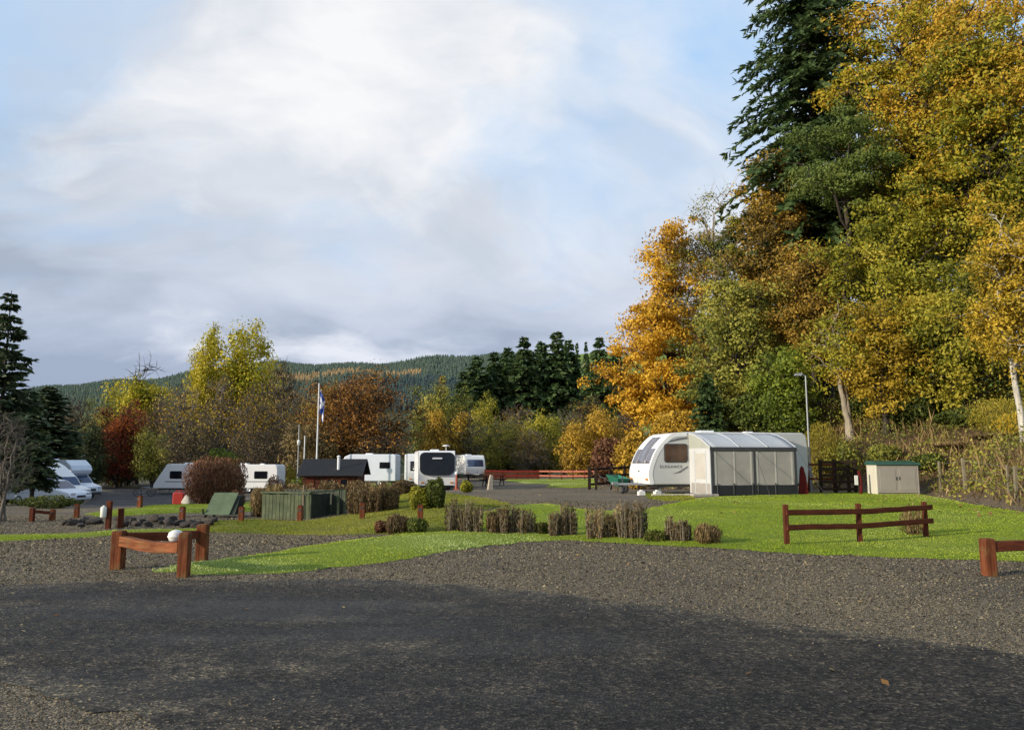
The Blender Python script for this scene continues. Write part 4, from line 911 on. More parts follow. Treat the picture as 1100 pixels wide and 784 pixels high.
FAR = [
    # left edge
    ('conifer', 'tall dark conifer cut by the left edge of the photo', -3, 312, 50, 96, 'spiky', 'spruce'),
    ('conifer', 'dark broad conifer below the tall one at the left edge', 10, 402, 58, 110, 'spiky', 'spruce'),
    ('conifer', 'dark low conifer right of the two at the left edge', 48, 416, 66, 92, 'fir2', 'spruce'),
    ('dark_tree', 'dim brown twiggy tree above the parked motorhomes', 74, 428, 86, 58, 'twiggy2', 'thicket'),
    ('dark_tree', 'brown twiggy tree above the white car', 30, 455, 72, 70, 'twiggy', 'thicket'),
    ('dark_tree', 'dark green tree behind the rear motorhome roof', 92, 462, 84, 48, 'shrubby', 'deepgreen'),
    ('olive_tree', 'thin olive tree left of the red tree', 104, 424, 96, 46, 'ragged', 'olive'),
    ('red_tree', 'rust-red tree at the end of the tarmac drive', 126, 434, 88, 58, 'ragged', 'rust'),
    ('yellow_tree', 'yellow tree with bare top twigs above the red tree', 147, 381, 100, 66, 'halfbare', 'lemon'),
    ('brown_tree', 'small brown tree right of the red tree', 166, 425, 98, 46, 'twiggy2', 'buff', 'grey'),
    ('green_tree', 'dull green bushy tree right of the red tree trunk', 165, 462, 86, 44, 'ragged', 'olive'),
    ('brown_tree', 'brown twiggy tree left below the yellow-green poplars', 194, 414, 96, 60, 'twiggy2', 'ochre', 'grey'),
    ('poplar_tree', 'left of the two yellow-green poplars', 222, 364, 112, 56, 'poplar', 'lemon'),
    ('poplar_tree', 'right and larger of the two yellow-green poplars', 266, 360, 114, 74, 'poplar', 'lemon'),
    ('brown_tree', 'brown twiggy tree before the poplars, behind the rusty bush', 238, 408, 94, 70, 'twiggy2', 'bronze', 'grey'),
    ('brown_tree', 'brown twiggy tree with ochre leaves behind the left caravans', 272, 414, 92, 62, 'twiggy2', 'ochre', 'grey'),
    ('buff_tree', 'pinkish buff tree right of the poplars', 304, 392, 106, 54, 'twiggy2', 'buff'),
    ('brown_tree', 'dull ochre tree left of the round beech', 318, 424, 94, 46, 'twiggy2', 'ochre', 'grey'),
    ('beech_tree', 'big round copper-brown beech behind the flagpole', 386, 397, 86, 136, 'round', 'beech'),
    ('beech_tree', 'smaller orange beech at the left shoulder of the round one', 350, 408, 92, 60, 'round', 'ochre'),
    ('dark_tree', 'dark understorey tree behind the hut roof', 330, 462, 82, 60, 'shrubby', 'thicket'),
    ('dark_tree', 'dark understorey tree above the left caravan', 285, 462, 84, 60, 'twiggy2', 'thicket'),
    ('green_tree', 'dull brown-green understorey tree left of the rusty bush', 203, 460, 84, 60, 'twiggy2', 'thicket'),
    ('dark_tree', 'dark understorey tree under the round beech', 405, 470, 82, 60, 'twiggy2', 'thicket'),
    ('green_tree', 'dark evergreen above the pale tarmac end', 128, 476, 92, 44, 'shrubby', 'deepgreen'),
    # centre
    ('olive_tree', 'pale olive tree right of the round beech', 462, 410, 118, 54, 'ragged', 'olive'),
    ('larch_tree', 'buff larch peak left of the firs', 474, 402, 126, 36, 'spiky', 'buff'),
    ('green_tree', 'mid-green tree before the left firs', 488, 420, 120, 46, 'ragged', 'olive'),
    ('yellow_tree', 'small ochre tree behind the front-facing caravan', 479, 448, 98, 52, 'shrubby', 'ochre'),
    ('olive_tree', 'olive tree with a light top above the small caravan', 524, 426, 112, 46, 'ragged', 'yellowgreen'),
    ('brown_tree', 'brown twiggy tree right of the front-facing caravan', 503, 444, 98, 56, 'twiggy2', 'olive', 'grey'),
    ('brown_tree', 'brown twiggy tree before the middle firs', 556, 438, 104, 62, 'twiggy2', 'bronze', 'grey'),
    ('olive_tree', 'dim green tree above the far red fence', 540, 452, 96, 52, 'ragged', 'olive'),
    ('yellow_tree', 'yellow tree in the middle of the far thicket', 583, 452, 98, 50, 'shrubby', 'yellowgreen'),
    ('brown_tree', 'brown twiggy tree right of the yellow thicket tree', 606, 442, 106, 60, 'twiggy2', 'olive', 'grey'),
    ('yellow_tree', 'golden rounded tree above the right end of the red fence', 622, 460, 90, 48, 'shrubby', 'ochre'),
    ('yellow_tree', 'golden rounded tree just left of the orange oak', 648, 447, 92, 52, 'shrubby', 'ochre'),
    ('bare_tree', 'grey bare tree before the right firs', 634, 424, 122, 58, 'twiggy', 'bronze'),
    ('brown_tree', 'tawny tree behind the golden ones', 672, 440, 96, 52, 'twiggy2', 'buff', 'grey'),
    ('brown_tree', 'dull brown tree at the foot of the thicket beside the small caravan', 568, 462, 92, 50, 'twiggy2', 'bronze', 'grey'),
    ('fir_tree', 'first dark fir from the left in the far row', 497, 398, 142, 58, 'fir', 'fir'),
    ('fir_tree', 'second dark fir from the left in the far row', 512, 384, 146, 66, 'fir2', 'fir'),
    ('fir_tree', 'third dark fir from the left in the far row', 530, 377, 150, 62, 'fir', 'fir'),
    ('fir_tree', 'bushy fir left of the tallest far fir', 546, 374, 156, 62, 'fir2', 'fir'),
    ('fir_tree', 'tallest pointed fir of the far row', 563, 361, 148, 69, 'fir', 'fir'),
    ('fir_tree', 'fir between the two tallest of the far row', 582, 368, 154, 66, 'fir2', 'fir'),
    ('fir_tree', 'feathery grey-green fir of the far row', 599, 357, 150, 69, 'fir2', 'fir'),
    ('fir_tree', 'fir with a blunt top left of the green field', 612, 364, 154, 62, 'fir', 'fir'),
    ('fir_tree', 'dark fir right of the green field', 646, 361, 146, 66, 'fir', 'fir'),
    ('fir_tree', 'dark fir half behind the orange oak', 663, 378, 150, 62, 'fir2', 'fir'),
    ('fir_tree', 'small fir on the skyline above the green field', 631, 366, 420, 22, 'fir', 'fir'),
    ('fir_tree', 'smaller fir on the skyline beside the green field', 621, 369, 430, 20, 'fir2', 'fir'),
]
for f in FAR: far(*f)

# shadow-casting neighbours just outside the left edge of the frame
far('conifer', 'dark conifer standing outside the left edge', -70, 300, 44, 90, 'fir2', 'spruce', group=None)
far('conifer', 'second dark conifer standing outside the left edge', -150, 320, 36, 90, 'fir', 'spruce', group=None)
far('oak_tree', 'orange oak standing outside the right edge', 1240, 0, 42, 180, 'round', 'orange', group=None)

# ---- the small trees near the left edge
p = G(10, 560)
loc, H = spot(9, 432, p[1])
plant('bare_tree', 'bare multi-stemmed tree near the left edge', 'tree', loc, deciduous(301, H, wpx(34, loc[1]), base=0.12, spread=1.6, limbs=34, sub=6, leaves=0, leaf=0.03, sig=0.3, sub_r=0.4, twigs=3, stems=3, trunk_r=0.06, thin=0.5), 'bush', 'grey')
p = G(37, 545)
loc, H = spot(37, 474, p[1] + 3)
plant('conifer', 'small dark broad conifer with a short bare trunk', 'tree', loc, conifer(303, H, wpx(48, loc[1]), base=0.30, whorls=30, per=10, sprays=80, spray=0.09, droop=0.2, shape=0.42, trunk_r=0.10), 'spruce', 'dark')

# ---- garden bushes and clipped hedges
HG = 'clipped brown beech hedge clumps along the lawn'
HK = dict(leaves=2300, leaf=0.022, stems=170, twig=0.0055, tj=0.27)
for px, top, base, w, pal, lab in [
    (499, 538, 572, 42, 'bush', 'first wide clump of the beech hedge row, right of the low round bush'),
    (534, 547, 574, 20, 'bush', 'narrow dark clump just right of the first wide hedge clump'),
    (556, 544, 574, 40, 'bush', 'second wide clump of the beech hedge row with blond stems'),
    (604, 540, 577, 30, 'bush', 'tall squared clump standing apart in the middle of the hedge row'),
    (648, 542, 579, 42, 'straw', 'pale straw-coloured clump of the hedge row'),
    (678, 540, 580, 28, 'bush', 'tall dark-topped clump right of the pale straw one'),
    (584, 560, 575, 16, 'greenbush', 'low green clump between two tall hedge clumps'),
    (703, 570, 583, 22, 'greenbush', 'low dark green stubble near the end of the hedge row'),
    (727, 557, 583, 26, 'bush', 'separate upright clump near the right end of the hedge row')]:
    shrub('hedge_clump', lab, px, top, base, w, pal, 'pale' if w > 25 else 'brown', dep=0.7, group=HG, cols=max(2, int(w / 5)), **HK)
shrub('bush', 'small spiky tan bush at the right end of the hedge row', 757, 563, 585, 28, 'straw', leaves=1100, leaf=0.03, upright=.9, stems=40, twig=.006)
shrub('bush', 'small leafless bush behind the two-rail fence', 977, 543, 576, 30, 'straw', leaves=500, leaf=0.03, upright=.7, stems=46, twig=.008)
shrub('bush', 'low rounded grey-brown bush left of the hedge row', 428, 553, 573, 26, 'bush', leaves=2200, leaf=0.03, upright=.8, stems=40, twig=.006)
shrub('bush', 'small dark red-brown bush touching the low rounded one', 411, 559, 573, 15, 'redbush', leaves=1200, leaf=0.03, stems=20)
shrub('bush', 'low green tuft right of the low rounded bush', 449, 556, 573, 22, 'greenbush', leaves=1000, leaf=0.03, upright=.6, stems=20)
shrub('topiary_bush', 'clipped yellow-green dome bush before the front-facing caravan', 451, 522, 548, 23, 'yellowgreen', leaves=3200, leaf=0.035, stems=10, shell=.3)
shrub('topiary_bush', 'taller clipped green bush right of the dome bush', 469, 514, 547, 20, 'greenbush', leaves=3600, leaf=0.035, box=.35, stems=10, shell=.3)
shrub('hedge', 'long low brown beech hedge behind the green store', 352, 518, 556, 146, 'straw', Y=28.5, dep=0.2, leaves=24000, leaf=0.034, stems=420, twig=.008, tj=.25, cat='hedge', cols=44, fat=2.0)
shrub('hedge', 'brown hedge block at the right end of the long hedge', 402, 523, 551, 54, 'bush', dep=0.5, leaves=11000, leaf=0.032, stems=200, twig=.008, tj=.25, cat='hedge', cols=16, fat=2.0)
shrub('shrub', 'big rusty-brown bush hiding part of the left caravans', 232, 491, 540, 62, 'redbush', Y=45, leaves=9500, leaf=0.07, upright=.5, stems=80, twig=.012, shell=.5, cat='bush')
shrub('shrub', 'bright green shrub rising behind the big rusty bush', 240, 481, 0, 36, 'green', Y=57, leaves=4200, leaf=0.09, stems=20)
shrub('topiary_bush', 'small red-brown ball bush beside the green sloping box', 256, 527, 548, 16, 'redbush', leaves=1800, leaf=0.035, stems=12, shell=.3)
shrub('topiary_bush', 'yellow rounded bush left of the hut', 313, 501, 0, 12, 'yellowbush', Y=58, leaves=1800, leaf=0.06, shell=.3)
shrub('bush', 'low red-brown bush left of the yellow rounded bush', 296, 512, 0, 24, 'redbush', Y=52, dep=.6, leaves=2200, leaf=0.06, stems=10)
shrub('bush', 'low green bush at the hut corner', 320, 513, 0, 16, 'green', Y=55, leaves=1200, leaf=0.06, stems=10)
shrub('bush', 'brown bush at the left end of the green store', 281, 524, 555, 22, 'straw', leaves=2400, leaf=0.035, upright=.8, stems=40, twig=.006)
shrub('bush', 'small yellow-green bush beside the red post', 501, 517, 529, 14, 'yellowgreen', leaves=1300, leaf=0.05)
shrub('bush', 'low grey-green bush before the front-facing caravan wheel', 433, 516, 531, 30, 'bush', dep=.6, leaves=2000, leaf=0.05, stems=20)
shrub('bush', 'low dark green bush in front of the white car', 55, 532, 546, 70, 'greenbush', dep=.35, leaves=2600, leaf=0.04, stems=20)
# ------------------------------------------------------------------ built things
MW = {
    'white': plain('white_panel', (0.78, 0.78, 0.77), 0.28, 0, 0.03, 1.5, dirt=(0.22, (0.42, 0.43, 0.38))),
    'silver': plain('silver_grey_panel', (0.50, 0.51, 0.50), 0.32, 0.0, 0.04, 1.2, dirt=(0.25, (0.36, 0.37, 0.33))),
    'bluewhite': plain('cool_shaded_white_panel', (0.66, 0.71, 0.78), 0.3, 0, 0.04, 1.5, dirt=(0.2, (0.4, 0.42, 0.42))),  # cool white; its blue also paints in shade on the hut motorhome
    'grille': plain('dark_plastic', (0.03, 0.03, 0.032), 0.55, 0, 0.2, 6),
    'rubber': plain('rubber', (0.018, 0.018, 0.019), 0.85, 0, 0.2, 8),
    'rim': plain('wheel_rim_metal', (0.42, 0.42, 0.43), 0.35, 0.7, 0.1, 6),
    'glass': glass('smoked_window', (0.008, 0.009, 0.012), 0.08),
    'brownglass': glass('brown_window', (0.075, 0.045, 0.030), 0.10, 0.5),
    'blueglass': glass('blue_tinted_window', (0.05, 0.075, 0.14), 0.08),
    'greyglass': glass('grey_front_window', (0.17, 0.17, 0.20), 0.10, 0.25),
    'darktrim': plain('dark_trim', (0.045, 0.045, 0.05), 0.5, 0, 0.15, 5),
    'decal': plain('grey_decal', (0.13, 0.13, 0.14), 0.45, 0, 0.08, 5),
    'redlamp': plain('red_lens', (0.45, 0.02, 0.015), 0.2, 0, 0.05, 5),
    'amber': plain('amber_lens', (0.55, 0.20, 0.02), 0.2, 0, 0.05, 5),
    'lens': plain('clear_lens', (0.55, 0.56, 0.58), 0.12, 0, 0.05, 5),
    'steel': plain('galvanised_steel', (0.38, 0.39, 0.40), 0.45, 0.75, 0.15, 6),
    'redwood': wood('red_stained_timber', (0.060, 0.016, 0.009), (0.165, 0.050, 0.024), 0.7),
    'redwoodx': wood('red_stained_rail', (0.065, 0.017, 0.010), (0.18, 0.055, 0.026), 0.7, 'X'),
    'orangewood': wood('weathered_red_timber', (0.055, 0.016, 0.009), (0.31, 0.10, 0.04), 0.75, 'Z', 0.55),
    'orangewoodx': wood('weathered_red_rail', (0.08, 0.026, 0.012), (0.38, 0.14, 0.062), 0.75, 'X', 0.3),
    'darkwood': wood('dark_creosoted_timber', (0.014, 0.009, 0.007), (0.055, 0.035, 0.025), 0.8),
    'darkwoodx': wood('dark_creosoted_rail', (0.014, 0.009, 0.007), (0.06, 0.038, 0.027), 0.8, 'X'),
    'greypost': wood('grey_weathered_post', (0.13, 0.11, 0.075), (0.34, 0.29, 0.20), 0.85, 'Z', 0.3),
    'hutwood': wood('brown_hut_boards', (0.045, 0.016, 0.010), (0.13, 0.050, 0.030), 0.75, 'X'),
    'greenwood': wood('faded_green_boards', (0.055, 0.072, 0.042), (0.15, 0.175, 0.105), 0.8),
    'greenpaint': plain('mossy_green_sheet', (0.085, 0.125, 0.062), 0.7, 0, 0.25, 3, dirt=(0.5, (0.06, 0.07, 0.03))),
    'darkgreen': plain('dark_green_sheet', (0.020, 0.028, 0.016), 0.7, 0, 0.3, 3),
    'roofdark': plain('bitumen_roof', (0.019, 0.017, 0.016), 0.65, 0, 0.25, 5),
    'cream': plain('cream_resin', (0.62, 0.58, 0.47), 0.55, 0, 0.05, 2, dirt=(0.3, (0.30, 0.28, 0.2))),
    'taupe': plain('taupe_resin', (0.285, 0.255, 0.22), 0.6, 0, 0.06, 2, dirt=(0.3, (0.18, 0.16, 0.12))),
    'greenroof': plain('green_resin_roof', (0.022, 0.085, 0.06), 0.45, 0, 0.2, 4),
    'whiteplastic': plain('white_plastic', (0.72, 0.71, 0.66), 0.4, 0, 0.06, 4, dirt=(0.3, (0.4, 0.38, 0.3))),
    'redplastic': plain('red_plastic', (0.42, 0.035, 0.025), 0.4, 0, 0.15, 4),
    'deepred': wood('deep_red_board', (0.085, 0.010, 0.010), (0.17, 0.022, 0.020), 0.6),
    'orangered': plain('orange_red_paint', (0.36, 0.075, 0.035), 0.55, 0, 0.2, 4),
    'stone': plain('dark_stone', (0.055, 0.043, 0.034), 0.9, 0, 0.45, 6, bump=0.8),
    'palestone': plain('pale_stone', (0.42, 0.36, 0.28), 0.85, 0, 0.25, 6, bump=0.6),
    'barrow': plain('green_barrow_paint', (0.022, 0.14, 0.085), 0.4, 0, 0.2, 5),
    'fabric': plain('grey_awning_roof_fabric', (0.43, 0.45, 0.475), 0.7, 0, 0.05, 1.2, dirt=(0.2, (0.3, 0.31, 0.32))),
    'fabriclight': plain('ivory_awning_wall_fabric', (0.52, 0.525, 0.52), 0.75, 0, 0.05, 1.5),
    'fabricdark': plain('charcoal_awning_trim', (0.045, 0.047, 0.05), 0.75, 0, 0.15, 3),
    'gable': plain('grey_green_gable_fabric', (0.36, 0.37, 0.31), 0.75, 0, 0.06, 2),
    'film': plain('hazy_awning_window', (0.36, 0.335, 0.30), 0.3, 0, 0.2, 1.1),
    'valance': plain('black_awning_valance', (0.016, 0.017, 0.019), 0.6, 0, 0.2, 3),
    'curtain': plain('pale_curtain', (0.46, 0.43, 0.38), 0.8, 0, 0.08, 2),
    'lamppost': plain('galvanised_post', (0.30, 0.31, 0.31), 0.5, 0.4, 0.1, 3),
    'whitepole': plain('white_pole_paint', (0.72, 0.73, 0.74), 0.4, 0, 0.05, 3),
    'concrete': plain('pale_paving', (0.42, 0.38, 0.31), 0.85, 0, 0.15, 4, bump=0.4),
}
def flag_mat():
    m, nt, b = new_mat('flag_cloth'); b.inputs['Base Color'].default_value = (0.035, 0.075, 0.30, 1); b.inputs['Roughness'].default_value = 0.8; return m
def cloth_white():
    m, nt, b = new_mat('flag_white'); b.inputs['Base Color'].default_value = (0.75, 0.76, 0.78, 1); b.inputs['Roughness'].default_value = 0.8; return m

def xf(loc, rz):
    """local frame -> (world loc, rotation)"""
    return tuple(loc), rz

# ---------------- caravans and motorhomes: local X runs from nose to tail, Y across, Z up
def hull(name, prof, W, mats, parent, bev=0.06, wrap=None, z=0):
    """side profile (x,z) extruded across; wrap(i) gives the material slot of the strip of edge i"""
    b = MB(); n = len(prof)
    vs = [(x, 0, zz) for x, zz in prof] + [(x, W, zz) for x, zz in prof]
    b.add(vs, [tuple(range(n))], 0); b.add(vs, [tuple(range(2 * n - 1, n - 1, -1))], 0)
    for i in range(n):
        j = (i + 1) % n
        b.add(vs, [(i, n + i, n + j, j)], wrap(i) if wrap else 1, False)
    me = b.mesh(name); bm = bmesh.new(); bm.from_mesh(me); bmesh.ops.remove_doubles(bm, verts=bm.verts[:], dist=1e-4); bmesh.ops.recalc_face_normals(bm, faces=bm.faces[:]); bm.to_mesh(me); bm.free()
    return link(name, me, mats, parent, bev, 3)

def smooth_prof(keys, n=5):
    """Catmull-Rom through keys (open), to give rounded noses and roofs"""
    K = [np.array(k, float) for k in keys]; K = [2 * K[0] - K[1]] + K + [2 * K[-1] - K[-2]]; out = []
    for i in range(1, len(K) - 2):
        for q in range(n):
            t = q / n; p0, p1, p2, p3 = K[i - 1:i + 3]
            out.append(tuple(0.5 * (2 * p1 + (p2 - p0) * t + (2 * p0 - 5 * p1 + 4 * p2 - p3) * t * t + (3 * p1 - p0 - 3 * p2 + p3) * t ** 3)))
    out.append(tuple(K[-2])); return out

def strip_on(prof, za, zb, y0, y1, off, name, mat, parent):
    """a window laid on the curved nose: the nose profile between heights za and zb, y0..y1 across, set off proud"""
    pts = [p for p in prof if za <= p[1] <= zb]
    b = MB(); n = len(pts); vs = []
    P = np.array(pts); d = np.gradient(P, axis=0); nr = np.stack([-d[:, 1], d[:, 0]], 1); nr /= np.linalg.norm(nr, axis=1)[:, None]
    if nr[:, 0].mean() > 0: nr = -nr
    for yy in (y0, y1):
        for o in (-0.02, off):
            vs += [(p[0] + q[0] * o, yy, p[1] + q[1] * o) for p, q in zip(P, nr)]
    fs = []
    for i in range(n - 1):
        fs += [(n + i, n + i + 1, 3 * n + i + 1, 3 * n + i), (i, i + 1, n + i + 1, n + i), (2 * n + i, 2 * n + i + 1, 3 * n + i + 1, 3 * n + i)]
    fs += [(0, n, 3 * n, 2 * n), (n - 1, 2 * n - 1, 4 * n - 1, 3 * n - 1)]
    b.add(vs, fs, 0, True)
    return b.build(name, mat, parent)

def side_plate(name, x, z, w, h, mat, parent, y=0, r=0.08, t=0.02, sgn=1):
    """rounded plate on the near side (y=0, facing -Y) or far side"""
    b = MB(); b.prism(rr(w, h, r), (x, y, z), (1, 0, 0), (0, 0, 1), t)     # ux x uy = -Y
    return b.build(name, mat, parent, 0.006, 1)
def end_plate(name, y, z, w, h, mat, parent, x=0, r=0.08, t=0.02):
    b = MB(); b.prism(rr(w, h, r), (x, y, z), (0, -1, 0), (0, 0, 1), t)    # normal -X
    return b.build(name, mat, parent, 0.006, 1)
def wheel(x, y, parent, r=0.32, w=0.2):
    b = MB(); b.lathe([(r * .62, -w / 2), (r * .9, -w / 2), (r, -w * .3), (r, w * .3), (r * .9, w / 2), (r * .62, w / 2)], (0, 0, 0), 20, 0, 'Y')
    e = bpy.data.objects.new('wheel', b.mesh('wheel')); COL.objects.link(e); e.data.materials.append(MW['rubber']); e.parent = parent; e.location = (x, y, r)
    c = MB(); c.lathe([(0.001, -w * .42), (r * .2, -w * .46), (r * .3, -w * .36), (r * .62, -w * .40), (r * .64, -w / 2)], (0, 0, 0), 20, 0, 'Y'); c.lathe([(r * .64, w * .4), (0.001, w * .4)], (0, 0, 0), 20, 0, 'Y')
    c.build('rim', MW['rim'], e)
    return e

def text_mesh(s, size, ext=0.004):
    cu = bpy.data.curves.new('lettering', 'FONT'); cu.body = s; cu.size = size; cu.extrude = ext; cu.space_character = 1.35
    ob = bpy.data.objects.new('lettering_tmp', cu); COL.objects.link(ob)
    bpy.context.view_layer.update()
    me = bpy.data.meshes.new_from_object(ob.evaluated_get(bpy.context.evaluated_depsgraph_get()))
    bpy.data.objects.remove(ob); bpy.data.curves.remove(cu)
    return me

def caravan(name, label, loc, rz, L=6.8, W=2.28, H=2.58, side='white', front='white', style='curved', group=None, door=None, wins=((1.0, 1.0), (4.8, 1.3)), fwin='split', glassm='glass', cat='caravan', under=0.42):
    t = thing(name, label, cat, loc, rz, group)
    if style == 'curved':
        nose = smooth_prof([(0.06, under), (0.0, 0.85), (0.10, 1.28), (0.34, 1.80), (0.72, 2.26), (1.15, H - 0.06), (1.75, H)], 5)
    elif style == 'slant':
        nose = smooth_prof([(0.03, under), (0.0, 0.72), (0.18, 1.05), (0.58, 1.70), (0.98, 2.32), (1.14, H - .04), (1.45, H)], 4)
    else:
        nose = smooth_prof([(0.05, under), (0.0, 0.95), (0.03, 1.25), (0.22, 1.9), (0.40, 2.25), (0.62, H - 0.05), (0.95, H)], 5)
    tail = [(L - 0.22, H), (L - 0.06, H - 0.12), (L, H - 0.6), (L, 1.0), (L - 0.06, under)]
    prof = nose + tail
    k = len(nose)
    hull('body', prof, W, [MW[side], MW[front]], t, 0.05)
    # white edge band round the nose, proud of both sides
    for yy, nm in ((-0.012, 'edge_band'), (W - 0.008, 'edge_band')):
        b = MB(); P = np.array(nose); d = np.gradient(P, axis=0); nr = np.stack([d[:, 1], -d[:, 0]], 1); nr /= np.linalg.norm(nr, axis=1)[:, None]
        Q = P + nr * 0.17
        n = len(P); vs = [(p[0], y_, p[1]) for y_ in (yy, yy + 0.02) for p in P] + [(p[0], y_, p[1]) for y_ in (yy, yy + 0.02) for p in Q]
        fs = []
        for i in range(n - 1):
            fs += [(i, i + 1, 2 * n + i + 1, 2 * n + i), (n + i, n + i + 1, 3 * n + i + 1, 3 * n + i), (2 * n + i, 2 * n + i + 1, 3 * n + i + 1, 3 * n + i)]
        b.add(vs, fs); b.build(nm, MW[front], t)
    if fwin == 'split':
        for y0, y1, zt in ((0.16, 0.62, 1.92), (0.70, W - 0.70, 2.42), (W - 0.62, W - 0.16, 1.92)):
            strip_on(nose, 1.26, zt, y0, y1, 0.022, 'front_window', MW['greyglass'], t)
    elif fwin == 'wide':
        strip_on(nose, 1.22, 2.02, 0.22, W - 0.22, 0.022, 'front_window', MW[glassm], t)
    elif fwin == 'visor':
        # big dark rounded glass shield
        b = MB(); yc = W / 2
        pts = rr(W - 0.10, 1.46, 0.34, 6)
        tl = math.atan2(0.30, 1.1)
        pts = [(u * (1.0 if v > -0.2 else 1 - 0.10 * ((-v - 0.2) / 0.47) ** 2), v) for u, v in pts]
        ax = Vector((math.sin(tl) * 0.9, 0, math.cos(tl)))
        b.prism(pts, (0.10, yc, 1.78), (0, -1, 0), ax, 0.10); b.build('front_window', MW['glass'], t, 0.02, 2)
        b = MB(); b.prism(rr(0.62, 0.10, 0.04), (0.10, yc, 2.10), (0, -1, 0), ax, 0.125); b.build('roof_light', MW['lens'], t, 0.005, 1)
        b = MB(); b.prism(rr(1.05, 0.62, 0.05), (0.07, yc, 1.52), (0, -1, 0), ax, 0.115); b.build('blind', MW['glass'], t, 0.005, 1)
    for x, w in wins:
        f = side_plate('side_window', x + w / 2, 1.62, w + 0.09, 0.70, MW['darktrim'], t, 0, 0.10, 0.022)
        g = side_plate('pane', x + w / 2, 1.62, w, 0.61, MW[glassm], f, 0, 0.08, 0.032)
    if door:
        d = side_plate('door', door, 1.36, 0.66, 1.80, MW[front], t, 0, 0.06, 0.018)
        side_plate('door_window', door, 1.75, 0.42, 0.62, MW[glassm], d, 0, 0.05, 0.028)
    if side != 'silver':
        b = MB(); b.box((L * .55, -.006, 1.02), (L * .78, .014, .07)); b.build('stripe', MW['decal'], t)
    # roof vent, hitch, wheels, skirt, lamps
    b = MB(); b.box((L * .42, W / 2, H + 0.05), (0.72, 0.62, 0.12), top=0.86); b.build('roof_vent', MW['white'], t, 0.02, 2)
    b = MB(); b.box((L * .7, W / 2, H + 0.04), (0.4, 0.4, 0.09), top=0.86); b.build('roof_vent', MW['white'], t, 0.02, 2)
    b = MB(); hz_ = 0.40
    b.bar((0.3, W / 2 - .45, hz_), (-1.05, W / 2, hz_), 0.06, 0.09); b.bar((0.3, W / 2 + .45, hz_), (-1.05, W / 2, hz_), 0.06, 0.09); b.box((-1.1, W / 2, hz_ + .03), (0.28, 0.12, 0.12)); b.build('hitch', MW['steel'], t, 0.008, 1)
    b = MB(); b.cyl((-0.72, W / 2 + .09, 0.08), (-0.72, W / 2 + .09, 0.75), 0.028, n=10); b.lathe([(0.001, -.035), (0.1, -.035), (0.1, .035), (0.001, .035)], (-0.72, W / 2 + .09, 0.1), 14, 0, 'Y'); b.build('jockey_wheel', MW['darktrim'], t)
    b = MB(); b.box((L / 2 + .1, W / 2, 0.36), (L - 0.5, W - 0.16, 0.14)); b.build('chassis', MW['grille'], t)
    for yy in (0.12, W - 0.12): wheel(L * .56, yy, t)
    for x in (0.55, L - 0.5):
        for yy in (0.22, W - .22):
            b = MB(); b.bar((x, yy, 0.32), (x + .08, yy, 0.02), 0.05, 0.05); b.box((x + .08, yy, 0.035), (0.22, 0.2, 0.06)); b.build('corner_steady', MW['steel'], t)
    for yy in (0.25, W - 0.25):
        end_plate('marker_light', yy, 0.62, 0.22, 0.08, MW['amber'], t, 0.03, 0.03, 0.05)
    return t, nose

# the big caravan with the awning
P0 = np.array([5.75, 32.4]); RZ = R(12)
loc = (P0[0], P0[1], onz(9, 33.2) + 0.02)
big, nose = caravan('touring_caravan', 'big silver-white touring caravan with the grey awning on its side', loc, RZ, L=7.5, W=2.3, H=2.62, side='silver', front='white', wins=(), fwin='split', under=0.40)
f = side_plate('side_window', 1.24, 1.72, 1.08, 0.80, MW['darktrim'], big, 0, 0.12, 0.022); side_plate('pane', 1.24, 1.72, 0.99, 0.70, MW['brownglass'], f, 0, 0.09, 0.032)
f = side_plate('side_window', 6.2, 1.62, 0.9, 0.6, MW['darktrim'], big, 0, 0.10, 0.022); side_plate('pane', 6.2, 1.62, 0.82, 0.52, MW['glass'], f, 0, 0.08, 0.032)
me = text_mesh('ELEGANCE', 0.165); o = link('lettering', me, MW['decal'], big); o.location = (0.50, -0.008, 1.10); o.rotation_euler = (math.pi / 2, 0, 0)
b = MB()
for pts in ([(0.85, 2.17), (1.05, 2.27), (1.35, 2.36), (1.78, 2.41), (1.78, 2.33), (1.4, 2.27), (1.05, 2.20)], [(1.08, 0.86), (1.35, 0.95), (1.76, 1.18), (1.76, 1.11), (1.4, 0.90)]):
    b.prism(pts, (0, 0, 0), (1, 0, 0), (0, 0, 1), 0.012)
b.build('decal_swoosh', MW['decal'], big)
b = MB(); b.prism(rr(0.16, 0.06, 0.02), (0.05, 1.15, 0.96), (0, -1, 0), (0, 0, 1), 0.06); b.build('badge', MW['decal'], big)
b = MB(); b.box((3.7, 0.03, 2.60), (3.9, 0.05, 0.05)); b.build('awning_rail', MW['white'], big)

# awning: local frame of the caravan, front face 2.35 m towards the camera
aw = thing('caravan_awning', 'grey porch awning with two hazy windows standing along the big caravan', 'awning', loc, RZ)
AX0, AX1, AD, EH, TH = 1.86, 5.68, -1.95, 1.93, 2.56
def roof_pts(x):
    return [(x, -0.01, TH), (x, AD * .30, TH - 0.09), (x, AD * .62, TH - 0.29), (x, AD, EH)]
b = MB(); nseg = 13; xs = np.linspace(AX0, AX1, nseg)
rows = []
for i, x_ in enumerate(xs):
    sag = 0.045 * (1 - abs(math.cos(math.pi * i / 4)))     # cloth dips between the poles
    rows.append([(x_, p[1], p[2] - sag * math.sin(math.pi * j / 3 * .9 + .1)) for j, p in enumerate(roof_pts(x_))])
vs = [p for r_ in rows for p in r_]; fs = [(i * 4 + j, (i + 1) * 4 + j, (i + 1) * 4 + j + 1, i * 4 + j + 1) for i in range(nseg - 1) for j in range(3)]
